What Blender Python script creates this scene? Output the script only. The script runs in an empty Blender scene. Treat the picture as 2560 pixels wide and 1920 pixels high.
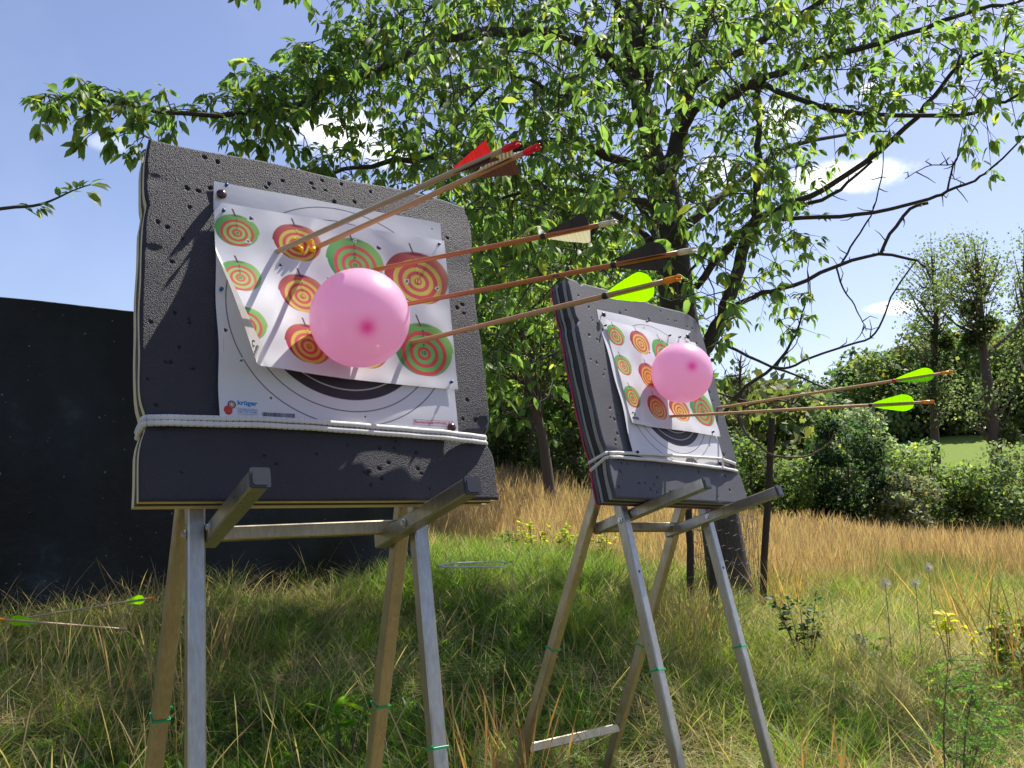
import bpy, math, random
import numpy as np
from mathutils import Vector
random.seed(7); RNG = np.random.default_rng(11)
SC = bpy.context.scene; COL = SC.collection
F = 2148.9; PITCH = math.atan(265/F); CZ = 1.15
cp, sp = math.cos(PITCH), math.sin(PITCH)
A = np.array
def nrm(v): v = A(v, float); return v/np.linalg.norm(v)
def ray(x, y):
    """direction of a photo pixel in the world, forward component along the optical axis = 1"""
    a, b = (x-1280)/F, (y-960)/F
    return A([a, cp+b*sp, -b*cp+sp])
def at(x, y, d): return A([0, 0, CZ]) + ray(x, y)*d
def ss(a, b, x):
    t = np.clip((np.asarray(x, float)-a)/(b-a), 0, 1); return t*t*(3-2*t)
SUN_EL, SUN_AZ = math.radians(58), math.radians(45)     # azimuth to the right of +Y
SUN = A([math.cos(SUN_EL)*math.sin(SUN_AZ), math.cos(SUN_EL)*math.cos(SUN_AZ), math.sin(SUN_EL)])
# ------------------------------------------------------------------ terrain
def G(x, y):
    x = np.asarray(x, float); y = np.asarray(y, float)
    r = x/np.maximum(y, 1.0)
    L = 1-ss(.02, .32, r)
    g = L*(.30*ss(2.8, 7, y) + .98*ss(8, 24, y))
    g = g + 3*ss(50, 120, y) + 8.2*ss(50, 130, y)*ss(.2, .55, r)
    g = g - 1.15*ss(.22, .6, r)*ss(8, 36, y)
    g = g + .03*np.sin(x*1.3+.5)*np.sin(y*1.1) + .02*np.sin(x*3.1+y*2.3)
    return g
# ------------------------------------------------------------------ objects
def tag(o, label=None, cat=None, group=None, kind=None):
    if label: o['label'] = label
    if cat: o['category'] = cat
    if group: o['group'] = group
    if kind: o['kind'] = kind
    return o
def root(name, loc, label, cat, group=None):
    o = bpy.data.objects.new(name, None); COL.objects.link(o); o.empty_display_size = .1
    o.location = Vector(loc); return tag(o, label, cat, group)
def wloc(o):
    l = A(o.location, float)
    while o.parent: o = o.parent; l = l + A(o.location, float)
    return l
def obj(name, V, Fc, mat, parent=None, smooth=False, col=None, uv=None, loc=None):
    """V in world coordinates; faces a list or an (n,k) array"""
    V = np.asarray(V, float)
    base = wloc(parent) if parent is not None else (A(loc, float) if loc is not None else np.zeros(3))
    me = bpy.data.meshes.new(name)
    if isinstance(Fc, np.ndarray):
        n, k = Fc.shape
        me.vertices.add(len(V)); me.vertices.foreach_set('co', (V-base).ravel())
        me.loops.add(n*k); me.loops.foreach_set('vertex_index', Fc.ravel().astype(np.int32))
        me.polygons.add(n); me.polygons.foreach_set('loop_start', np.arange(0, n*k, k, dtype=np.int32))
        me.polygons.foreach_set('loop_total', np.full(n, k, dtype=np.int32))
        me.update(calc_edges=True)
    else:
        me.from_pydata([tuple(v) for v in (V-base)], [], [tuple(int(i) for i in f) for f in Fc]); me.update()
    if smooth: me.polygons.foreach_set('use_smooth', [True]*len(me.polygons))
    if col is not None:
        ca = me.color_attributes.new('Col', 'FLOAT_COLOR', 'POINT')
        c = np.ones((len(V), 4)); c[:, :3] = col; ca.data.foreach_set('color', c.ravel())
    if uv is not None:
        ul = me.uv_layers.new(name='UVMap'); vi = np.zeros(len(me.loops), dtype=np.int32)
        me.loops.foreach_get('vertex_index', vi); ul.data.foreach_set('uv', np.asarray(uv)[vi].ravel())
    if mat: me.materials.append(mat)
    o = bpy.data.objects.new(name, me); COL.objects.link(o)
    if parent is not None: o.parent = parent
    else: o.location = Vector(base)
    return o
class MB:
    def __init__(s): s.v = []; s.f = []; s.c = []; s.uv = []
    def add(s, V, Fc, col=None, uv=None):
        n = len(s.v); s.v += [A(v, float) for v in V]; s.f += [tuple(i+n for i in f) for f in Fc]
        s.c += [col if col is not None else (1, 1, 1)]*len(V)
        s.uv += list(uv) if uv is not None else [(0, 0)]*len(V)
    def tube(s, pts, rad, n=8, col=None, cap=True):
        pts = [A(p, float) for p in pts]; m = len(pts)
        if np.isscalar(rad): rad = [rad]*m
        V = []; UV = []; L = 0; ref = None
        for i, p in enumerate(pts):
            t = nrm(pts[min(i+1, m-1)]-pts[max(i-1, 0)])
            if ref is None:
                ref = nrm(np.cross(t, A([0, 0, 1.]) if abs(t[2]) < .9 else A([1., 0, 0])))
            a = nrm(ref - t*(ref@t)); ref = a; b = np.cross(t, a)
            if i: L += np.linalg.norm(p-pts[i-1])
            for k in range(n):
                q = 2*math.pi*k/n; V.append(p+rad[i]*(a*math.cos(q)+b*math.sin(q))); UV.append((L, k/n))
        Fc = [(i*n+k, i*n+(k+1) % n, (i+1)*n+(k+1) % n, (i+1)*n+k) for i in range(m-1) for k in range(n)]
        if cap: Fc += [tuple(range(n-1, -1, -1)), tuple((m-1)*n+k for k in range(n))]
        s.add(V, Fc, col, UV)
    def beam(s, p, q, a, b, wa, wb, bev=.003, col=None):
        """bar p->q, section axes a,b, half widths, chamfered"""
        p, q = A(p, float), A(q, float); t = nrm(q-p); a = nrm(a-t*(a@t)); b = np.cross(t, a)
        sec = [(-wa+bev, -wb), (wa-bev, -wb), (wa, -wb+bev), (wa, wb-bev), (wa-bev, wb), (-wa+bev, wb), (-wa, wb-bev), (-wa, -wb+bev)]
        V = [e+a*x+b*y for e in (p, q) for x, y in sec]
        Fc = [(k, (k+1) % 8, 8+(k+1) % 8, 8+k) for k in range(8)]+[tuple(range(7, -1, -1)), tuple(range(8, 16))]
        s.add(V, Fc, col)
    def ball(s, c, r, n=10, m=6, ax=None, col=None):
        ax = ax if ax is not None else [A([1., 0, 0]), A([0, 1., 0]), A([0, 0, 1.])]
        if np.isscalar(r): r = (r, r, r)
        V = [c+ax[2]*r[2]]
        for i in range(1, m):
            th = math.pi*i/m
            for k in range(n):
                q = 2*math.pi*k/n; V.append(c+ax[0]*r[0]*math.sin(th)*math.cos(q)+ax[1]*r[1]*math.sin(th)*math.sin(q)+ax[2]*r[2]*math.cos(th))
        V.append(c-ax[2]*r[2]); e = len(V)-1
        Fc = [(0, 1+k, 1+(k+1) % n) for k in range(n)]
        Fc += [(1+i*n+k, 1+(i+1)*n+k, 1+(i+1)*n+(k+1) % n, 1+i*n+(k+1) % n) for i in range(m-2) for k in range(n)]
        Fc += [(e, 1+(m-2)*n+(k+1) % n, 1+(m-2)*n+k) for k in range(n)]
        s.add(V, Fc, col)
    def build(s, name, mat, parent=None, smooth=False, col=False, uv=False, loc=None):
        return obj(name, A(s.v), s.f, mat, parent, smooth, A(s.c) if col else None, A(s.uv) if uv else None, loc)
# ------------------------------------------------------------------ materials
class N:
    def __init__(s, name):
        s.m = bpy.data.materials.new(name); s.m.use_nodes = True; s.t = s.m.node_tree; s.t.nodes.clear()
        s.out = s.n('ShaderNodeOutputMaterial')
    def n(s, ty, **kw):
        x = s.t.nodes.new(ty)
        for k, v in kw.items():
            if hasattr(x, k): setattr(x, k, v)
            else: x.inputs[k.replace('_', ' ')].default_value = v
        return x
    def l(s, a, b): s.t.links.new(a, b)
    def math(s, op, a, b=None, c=None):
        x = s.n('ShaderNodeMath', operation=op)
        for i, v in enumerate((a, b, c)):
            if v is None: continue
            if isinstance(v, (int, float)): x.inputs[i].default_value = v
            else: s.l(v, x.inputs[i])
        return x.outputs[0]
    def mix(s, f, a, b, ty='MIX'):
        x = s.n('ShaderNodeMix', data_type='RGBA', blend_type=ty)
        for i, v in ((0, f), (6, a), (7, b)):
            if isinstance(v, (int, float)): x.inputs[i].default_value = v
            elif isinstance(v, tuple): x.inputs[i].default_value = (*v, 1)[:4]
            else: s.l(v, x.inputs[i])
        return x.outputs[2]
    def noise(s, scale, detail=3, rough=.5, vec=None, dim='3D'):
        x = s.n('ShaderNodeTexNoise', noise_dimensions=dim); x.inputs['Scale'].default_value = scale
        x.inputs['Detail'].default_value = detail; x.inputs['Roughness'].default_value = rough
        s.l(vec if vec is not None else s.co(), x.inputs['Vector']); return x.outputs['Fac']
    def co(s):
        if not hasattr(s, '_co'): s._co = s.n('ShaderNodeTexCoord').outputs['Object']
        return s._co
    def ramp(s, f, stops):
        x = s.n('ShaderNodeValToRGB'); e = x.color_ramp.elements
        while len(e) < len(stops): e.new(.5)
        for i, (p, c) in enumerate(stops):
            e[i].position = p; e[i].color = (*c, 1) if len(c) == 3 else c
        s.l(f, x.inputs[0]); return x.outputs[0]
    def bump(s, h, st, dist, normal=None):
        x = s.n('ShaderNodeBump'); x.inputs['Strength'].default_value = st; x.inputs['Distance'].default_value = dist
        s.l(h, x.inputs['Height'])
        if normal: s.l(normal, x.inputs['Normal'])
        return x.outputs[0]
    def pbr(s, col, rough=.6, metal=0., bump=None, spec=.5, **kw):
        p = s.n('ShaderNodeBsdfPrincipled')
        for k, v in (('Base Color', col), ('Roughness', rough), ('Metallic', metal), ('Specular IOR Level', spec)):
            if isinstance(v, tuple): p.inputs[k].default_value = (*v, 1)[:4]
            elif isinstance(v, (int, float)): p.inputs[k].default_value = v
            else: s.l(v, p.inputs[k])
        for k, v in kw.items(): p.inputs[k.replace('_', ' ')].default_value = v
        if bump: s.l(bump, p.inputs['Normal'])
        s.p = p; return p.outputs[0]
    def trans(s, sh, col, fac, bump=None):
        t = s.n('ShaderNodeBsdfTranslucent'); mx = s.n('ShaderNodeMixShader')
        if isinstance(col, tuple): t.inputs[0].default_value = (*col, 1)[:4]
        else: s.l(col, t.inputs[0])
        if bump: s.l(bump, t.inputs['Normal'])
        mx.inputs[0].default_value = fac; s.l(sh, mx.inputs[1]); s.l(t.outputs[0], mx.inputs[2]); return mx.outputs[0]
    def done(s, sh): s.l(sh, s.out.inputs[0]); return s.m
def simple(name, col, rough=.6, metal=0., var=.15, vs=40, bs=0, bd=.001, spec=.5, **kw):
    m = N(name); c = m.mix(m.math('MULTIPLY', m.noise(vs, 4), 1.), tuple(x*(1-var) for x in col), tuple(min(1, x*(1+var)) for x in col))
    b = m.bump(m.noise(bs, 4), .6, bd) if bs else None
    return m.done(m.pbr(c, rough, metal, b, spec, **kw))
def vcol(name, rough=.6, tr=0., spec=.3, trcol=1.3, bs=0, bd=.001, var=0, vs=30):
    m = N(name); a = m.n('ShaderNodeAttribute', attribute_name='Col').outputs['Color']
    if var: a = m.mix(m.noise(vs, 4), m.mix(1., a, (1-var,)*3, 'MULTIPLY'), a)
    b = m.bump(m.noise(bs, 3), .5, bd) if bs else None
    sh = m.pbr(a, rough, 0., b, spec)
    if tr: sh = m.trans(sh, m.mix(1., a, (trcol, trcol*1.12, trcol*.62), 'MULTIPLY'), tr)
    return m.done(sh)
M = {}
# foam face: closed-cell foam, fine leathery grain
def foam(name, ca, cb, st, spec=.35):
    m = N(name)
    v = m.n('ShaderNodeTexVoronoi', feature='F1'); v.inputs['Scale'].default_value = 430; m.l(m.co(), v.inputs['Vector'])
    h = m.math('ADD', m.math('MULTIPLY', v.outputs['Distance'], 1.), m.math('MULTIPLY', m.noise(420, 3, .6), .7))
    big = m.noise(14, 3); c = m.mix(m.noise(500, 2), ca, cb)
    c = m.mix(m.math('MULTIPLY', big, .5), c, tuple(x*.6 for x in ca))
    bp = m.bump(h, st, .0028)
    return m.done(m.pbr(c, .62, 0., bp, spec))
M['foam1'] = foam('charcoal_foam', (.024, .026, .035), (.062, .055, .066), .62)
M['foam2'] = foam('grey_foam', (.060, .063, .076), (.12, .115, .13), .3)
M['tanfoam'] = simple('tan_foam', (.62, .52, .31), .8, bs=150, bd=.001)
M['palefoam'] = simple('pale_grey_foam', (.25, .25, .225), .8, bs=150, bd=.001)
M['blackfoam'] = simple('black_foam', (.022, .022, .027), .7, bs=150, bd=.001)
M['greyfoam'] = simple('dark_grey_foam', (.09, .08, .085), .8, bs=150, bd=.001)
M['magfoam'] = simple('magenta_foam', (.42, .03, .10), .8, bs=150, bd=.001)
M['redfoam'] = simple('red_foam_line', (.35, .05, .06), .8)
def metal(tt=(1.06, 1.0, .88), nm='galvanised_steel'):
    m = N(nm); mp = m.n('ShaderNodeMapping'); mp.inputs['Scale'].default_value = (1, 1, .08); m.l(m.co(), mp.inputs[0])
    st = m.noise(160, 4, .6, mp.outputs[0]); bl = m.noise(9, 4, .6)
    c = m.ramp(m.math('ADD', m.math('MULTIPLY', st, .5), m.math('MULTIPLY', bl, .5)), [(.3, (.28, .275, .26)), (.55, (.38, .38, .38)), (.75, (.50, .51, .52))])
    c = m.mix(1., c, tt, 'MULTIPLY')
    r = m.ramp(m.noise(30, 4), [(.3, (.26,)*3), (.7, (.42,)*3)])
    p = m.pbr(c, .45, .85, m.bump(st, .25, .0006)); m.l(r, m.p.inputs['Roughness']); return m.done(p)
M['steel'] = metal(); M['steelwarm'] = metal((1.16, 1.0, .70), 'bounce_tinted_steel')  # rear legs and crossbars: tan reflection of the ground put into the tint
M['bolt'] = simple('bolt_steel', (.6, .6, .6), .3, .95)
M['cap'] = simple('black_plastic', (.03, .032, .04), .42, bs=120, bd=.0004)
M['tie'] = simple('green_plastic', (.0, .33, .10), .35)
def cord():
    m = N('elastic_cord_braid'); uv = m.n('ShaderNodeUVMap', uv_map='UVMap'); sx = m.n('ShaderNodeSeparateXYZ'); m.l(uv.outputs[0], sx.inputs[0])
    a = m.math('FRACT', m.math('ADD', m.math('MULTIPLY', sx.outputs[0], 1/.0125), m.math('MULTIPLY', m.math('FLOOR', m.math('MULTIPLY', sx.outputs[1], 4)), .37))); b = m.math('FRACT', m.math('MULTIPLY', sx.outputs[1], 4))
    k = m.math('MULTIPLY', m.math('LESS_THAN', a, .14), m.math('GREATER_THAN', b, .45))
    h = m.math('SINE', m.math('ADD', m.math('MULTIPLY', sx.outputs[0], 2400), m.math('MULTIPLY', sx.outputs[1], 25)))
    return m.done(m.pbr(m.mix(k, m.mix(m.noise(30, 3), (.6, .58, .54), (.78, .76, .74)), (.03, .03, .04)), .7, 0., m.bump(h, .35, .0006)))
M['cord'] = cord()
def paper(name, usecol):
    m = N(name)
    c = m.n('ShaderNodeAttribute', attribute_name='Col').outputs['Color'] if usecol else m.mix(m.noise(6, 3), (.74, .74, .77), (.8, .8, .82))
    b = m.bump(m.noise(9, 3, .5), .35, .004)
    return m.done(m.trans(m.pbr(c, .5, 0., b, .35), c, .22, b))
M['paper'] = paper('printed_paper', True)
def balloon_mat():
    m = N('pink_latex'); a = m.n('ShaderNodeAttribute', attribute_name='Col').outputs['Color']
    p = m.pbr(a, .32, 0., None, .45, Coat_Weight=.6, Coat_Roughness=.12)
    return m.done(m.trans(p, m.mix(1., a, (1., .84, .93), 'MULTIPLY'), .50))
M['balloon'] = balloon_mat()
M['scrap'] = simple('yellow_latex', (.8, .42, .0), .35)
def wood(name, a, b, sc=60):
    m = N(name); mp = m.n('ShaderNodeMapping'); mp.inputs['Scale'].default_value = (.12, .12, .12); m.l(m.co(), mp.inputs[0])
    w = m.noise(sc, 5, .65); w2 = m.noise(sc*.15, 3)
    return m.done(m.pbr(m.mix(w2, m.mix(w, a, b), b), .42, 0., m.bump(w, .2, .0005), .5))
M['wood1'] = wood('cedar_shaft', (.34, .17, .07), (.55, .33, .16))
M['wood0'] = wood('pale_shaft', (.36, .24, .14), (.50, .37, .22))
M['bamboo'] = wood('varnished_shaft', (.36, .09, .02), (.50, .17, .05), 220)
def plastic(name, c, tr=.25): 
    m = N(name); return m.done(m.trans(m.pbr(c, .25, 0., None, .5), c, tr))
M['rednock'] = plastic('red_nock', (.75, .01, .03)); M['ivory'] = plastic('ivory_nock', (.72, .66, .5)); M['orange'] = plastic('orange_nock', (.85, .33, .01))
M['thread_black'] = simple('black_thread', (.015, .02, .02), .6); M['thread_red'] = simple('red_thread', (.5, .01, .04), .6)
M['lime'] = vcol('lime_feather', .6, .45, .2, 1.1); M['feather'] = vcol('feather_vane', .7, .25, .2, 1.0)
M['pinblue'] = simple('blue_pin', (.01, .09, .25), .3); M['pinbrown'] = simple('brown_pin', (.05, .015, .02), .25)
M['pinred'] = simple('red_pin', (.45, .03, .015), .4); M['pinblack'] = simple('black_pin', (.012, .012, .015), .35)
M['ink'] = simple('black_ink', (.02, .02, .03), .5, var=0); M['inkblue'] = simple('blue_ink', (.0, .22, .52), .5, var=0)
M['inknavy'] = simple('navy_ink', (.02, .04, .16), .5, var=0); M['inkred'] = simple('red_ink', (.5, .02, .07), .5, var=0); M['inkyel'] = simple('yellow_ink', (.75, .6, .12), .5, var=0)
M['leaf'] = vcol('cherry_leaf', .50, .54, .3, 2.4); M['leaf2'] = vcol('background_leaf', .6, .42, .3, 2.0)
M['grass'] = vcol('grass_blade', .55, .42, .3, 1.6)
def bark(name, a, b, sc=30):
    m = N(name); mp = m.n('ShaderNodeMapping'); mp.inputs['Scale'].default_value = (1, 1, 3.0); m.l(m.co(), mp.inputs[0])
    w = m.noise(sc, 6, .7, mp.outputs[0]); g = m.noise(3, 3)
    c = m.mix(g, m.mix(w, a, b), tuple(x*.7 for x in b)); return m.done(m.pbr(c, .85, 0., m.bump(w, .9, .02), .2))
M['bark'] = bark('cherry_bark', (.045, .04, .038), (.13, .11, .10)); M['bark2'] = bark('grey_bark', (.05, .04, .03), (.16, .125, .095))
M['deadwood'] = bark('dead_twig', (.12, .09, .06), (.26, .2, .14))
M['post'] = bark('weathered_post', (.035, .028, .022), (.11, .085, .065), 50)
M['wire'] = simple('galvanised_wire', (.07, .065, .06), .7, .2)
M['fluff'] = simple('seed_fluff', (.62, .58, .52), .8); M['hoop'] = simple('white_hoop', (.75, .73, .68), .5)
def tarp():
    m = N('black_shade_cloth'); n1 = m.noise(1.1, 5, .65); n2 = m.noise(5, 6, .75)
    c = m.ramp(n1, [(.38, (.003, .0035, .004)), (.55, (.010, .015, .020)), (.70, (.045, .062, .076))])  # lighter bluish blotches: sheen of the cloth put into the colour
    sp_ = m.math('GREATER_THAN', m.noise(34, 2, .5), .745); st = m.math('GREATER_THAN', n2, .70)
    c = m.mix(m.math('MULTIPLY', sp_, .5), c, (.3, .32, .34)); c = m.mix(m.math('MULTIPLY', st, .22), c, (.18, .2, .2))
    return m.done(m.pbr(c, .5, 0., m.bump(n2, .5, .02), .3))
M['tarp'] = tarp()
def ground():
    m = N('meadow_soil'); a = m.noise(.35, 4); b = m.noise(6, 6, .7); c2 = m.noise(45, 5, .7)
    g = m.mix(a, (.05, .08, .015), (.12, .13, .03)); g = m.mix(m.math('MULTIPLY', b, .8), g, (.26, .19, .09)); g = m.mix(c2, g, (.03, .028, .012))
    return m.done(m.pbr(g, .9, 0., m.bump(c2, 1., .03), .1))
M['ground'] = ground()
def field():
    m = N('mown_field'); a = m.noise(.12, 5, .7); b = m.noise(2, 8, .8)
    return m.done(m.pbr(m.mix(a, m.mix(b, (.07, .145, .02), (.13, .215, .03)), (.17, .21, .045)), .9, 0., m.bump(b, 1., .1), .1))
M['field'] = field()
# ------------------------------------------------------------------ camera, light, sky
cam = bpy.data.cameras.new('camera'); co = bpy.data.objects.new('camera', cam); COL.objects.link(co); SC.camera = co
cam.sensor_width = 36; cam.lens = F/2560*36; cam.clip_end = 2000; cam.clip_start = .05
co.location = (0, 0, CZ); co.rotation_euler = (math.pi/2+PITCH, 0, 0)
sl = bpy.data.lights.new('sun', 'SUN'); so = bpy.data.objects.new('sun', sl); COL.objects.link(so)
sl.energy = 4.8; sl.angle = math.radians(.5); sl.color = (1, .95, .87)
so.rotation_euler = Vector(SUN).to_track_quat('Z', 'Y').to_euler(); so.location = (3, 4, 12)
W = bpy.data.worlds.new('World'); SC.world = W; W.use_nodes = True; nt = W.node_tree; nt.nodes.clear()
class WN(N):
    def __init__(s): s.t = nt
w = WN(); wo = w.n('ShaderNodeOutputWorld'); bg = w.n('ShaderNodeBackground'); bg.inputs[1].default_value = .090
sky = w.n('ShaderNodeTexSky', sky_type='NISHITA'); sky.sun_disc = False; sky.sun_elevation = SUN_EL; sky.sun_rotation = SUN_AZ
sky.altitude = 200; sky.air_density = 1.0; sky.dust_density = 1.1; sky.ozone_density = 3.0
gen = w.n('ShaderNodeTexCoord').outputs['Generated']
def dot(v, vec):
    x = w.n('ShaderNodeVectorMath', operation='DOT_PRODUCT'); w.l(v, x.inputs[0]); x.inputs[1].default_value = tuple(vec); return x.outputs['Value']
cn = w.noise(9, 7, .62, gen); cn2 = w.noise(3.2, 5, .6, gen)
mask = None
for cx, cy, hx, hy, stg in ((860, 330, 125, 72, 1.), (985, 385, 80, 40, 1.), (1955, 300, 62, 62, 1.), (2175, 222, 45, 34, .8), (2110, 440, 150, 42, 1.), (2235, 768, 70, 15, .9), (1785, 430, 50, 40, .8), (1400, 760, 200, 60, .6), (280, 360, 60, 20, .25)):
    c = nrm(ray(cx, cy)); e1 = nrm(np.cross(c, A([0, 0, 1.]))); e2 = np.cross(e1, c); k = np.linalg.norm(ray(cx, cy))
    X = w.math('DIVIDE', dot(gen, e1), hx/F/k); Y = w.math('DIVIDE', dot(gen, e2), hy/F/k)
    r = w.math('SQRT', w.math('ADD', w.math('MULTIPLY', X, X), w.math('MULTIPLY', Y, Y)))
    r = w.math('ADD', r, w.math('MULTIPLY', w.math('SUBTRACT', cn, .5), 2.6))
    mr = w.n('ShaderNodeMapRange', interpolation_type='SMOOTHSTEP'); w.l(r, mr.inputs[0]); mr.inputs[1].default_value = 1.15; mr.inputs[2].default_value = .35; mr.inputs[3].default_value = 0; mr.inputs[4].default_value = stg
    f = w.math('MULTIPLY', mr.outputs[0], w.math('GREATER_THAN', dot(gen, c), 0.))
    mask = f if mask is None else w.math('MAXIMUM', mask, f)
wisp = w.math('MULTIPLY', w.math('SUBTRACT', cn2, .5), .25)
skyc = w.mix(w.math('MAXIMUM', wisp, 0.), sky.outputs[0], (7.5, 8.2, 9.5))
skyc = w.mix(1., skyc, (1.10, .965, 1.0), 'MULTIPLY'); colr = w.mix(mask, skyc, (9.5, 9.6, 10)); w.l(colr, bg.inputs[0]); w.l(bg.outputs[0], wo.inputs[0])
SC.view_settings.view_transform = 'Standard'; SC.view_settings.look = 'None'; SC.view_settings.exposure = .95; SC.view_settings.gamma = 1
SC.cycles.max_bounces = 8; SC.cycles.transparent_max_bounces = 8; SC.cycles.sample_clamp_indirect = 6; SC.cycles.use_denoising = True
# ------------------------------------------------------------------ ground
def sheet_grid(xs, ys, fn):
    X, Y = np.meshgrid(xs, ys, indexing='ij'); V = np.stack([X, Y, fn(X, Y)], -1).reshape(-1, 3); nx, ny = len(xs), len(ys)
    i, j = np.meshgrid(np.arange(nx-1), np.arange(ny-1), indexing='ij'); q = (i*ny+j).ravel()
    return V, np.stack([q, q+ny, q+ny+1, q+1], -1)
t = np.linspace(-1, 1, 241); xs = np.sinh(t*5.5)/np.sinh(5.5)*420
t = np.linspace(-1, 1, 241); ys = np.sinh(t*5.5)/np.sinh(5.5)*520+4
V, Q = sheet_grid(xs, ys, G)
tag(obj('ground', V, Q, M['ground'], smooth=True), 'rough meadow ground under the grass', 'ground', kind='structure')
aa = np.linspace(.30, 1.1, 60); rr = np.linspace(58, 104, 40)
R_, A_ = np.meshgrid(rr, aa, indexing='ij'); Xf = A_*R_; V = np.stack([Xf, R_, G(Xf, R_)+.06-.5*(1-ss(.30, .36, A_))], -1).reshape(-1, 3)
i, j = np.meshgrid(np.arange(39), np.arange(59), indexing='ij'); q = (i*60+j).ravel()
tag(obj('hillside_field', V, np.stack([q, q+1, q+61, q+60], -1), M['field'], smooth=True), 'bright green field on the hillside', 'field', kind='structure')
# ------------------------------------------------------------------ foam targets
T = .085; S = .8
BL = [dict(X=A([0.84583117, 0.5334444, -0.00258917]), U=A([-0.11107713, 0.18086734, 0.97721486]), N=A([0.52175809, -0.82627119, 0.2122367]), TL=A([-0.79596057, 1.78864745, 1.9112371])),
      dict(X=A([0.72019145, 0.69281101, -0.03656761]), U=A([-0.17407227, 0.23147112, 0.95714156]), N=A([0.67158255, -0.68295976, 0.2873027]), TL=A([0.19189092, 2.94646037, 1.89206107]))]
C0 = A([0, 0, CZ])
def bp(b, u, v, w):
    k = BL[b]; u, v, w = [np.asarray(q, float)[..., None] for q in (u, v, w)]
    return k['TL']+u*k['X']-v*k['U']+w*k['N']
def uv(b, x, y, w=0.):
    k = BL[b]; d = ray(x, y); t = ((k['TL']+w*k['N']-C0)@k['N'])/(d@k['N']); P = C0+d*t-k['TL']; return P@k['X'], -(P@k['U'])
def gauss(x, c, s): return np.exp(-((x-c)/s)**2)
ROPE_V = (.640, .655)
def edge_l(b, v):
    if b == 0: return .012*gauss(v, .642, .035)+.005*gauss(v, .165, .02)+.006*gauss(v, 0, .03)-.004*gauss(v, .40, .15)
    return .010*gauss(v, .655, .04)+.010*gauss(v, .17, .012)+.006*gauss(v, 0, .02)-.004*gauss(v, .4, .2)
def edge_r(b, v):
    if b == 0: return .020*gauss(v, .652, .028)+.010*gauss(v, .178, .02)+.010*gauss(v, 0, .03)-.005*gauss(v, .08, .05)+.006*gauss(v, .29, .1)
    return .012*gauss(v, .66, .035)+.018*gauss(v, 0, .05)+.010*gauss(v, .2, .03)+.02*gauss(v, .8, .015)
def edge_t(b, u):
    if b == 0: return .008*gauss(u, .8, .05)+.003*np.sin(u*18)
    return .02*gauss(u, .8, .06)+.012*gauss(u, .07, .012)+.004*np.sin(u*15)
holes = []
def hole_set(b):
    rg = np.random.default_rng(5+b); L = []
    if b == 0:
        for x, y in ((511, 394), (543, 405), (672, 460), (706, 452), (664, 469), (778, 458), (805, 452), (784, 471), (813, 476), (835, 505), (886, 505), (926, 480), (853, 461), (467, 471), (495, 478), (525, 471), (473, 519), (394, 556), (418, 569), (456, 598), (429, 655), (376, 805), (438, 782), (472, 797), (474, 806), (448, 868), (414, 905), (427, 905), (483, 922), (369, 947), (391, 1012), (453, 1181), (661, 1139), (691, 1160), (791, 1135), (868, 1112), (948, 1120), (985, 1120), (989, 1103), (1040, 1131), (971, 1157), (948, 1172), (911, 1182), (918, 1186), (955, 1197), (926, 1213), (1044, 1172), (1053, 1184), (1074, 1222), (921, 1180), (1158, 1048), (1190, 1050), (1118, 595), (1155, 762), (1159, 784), (1142, 770), (1168, 1000)):
            L.append((*uv(b, x, y), rg.uniform(.0030, .0052)))
    else:
        for k in range(150):
            u, v = rg.uniform(.02, .78), rg.uniform(.02, .78)
            L.append((u, v, rg.uniform(.003, .0065)))
    return L
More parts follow.
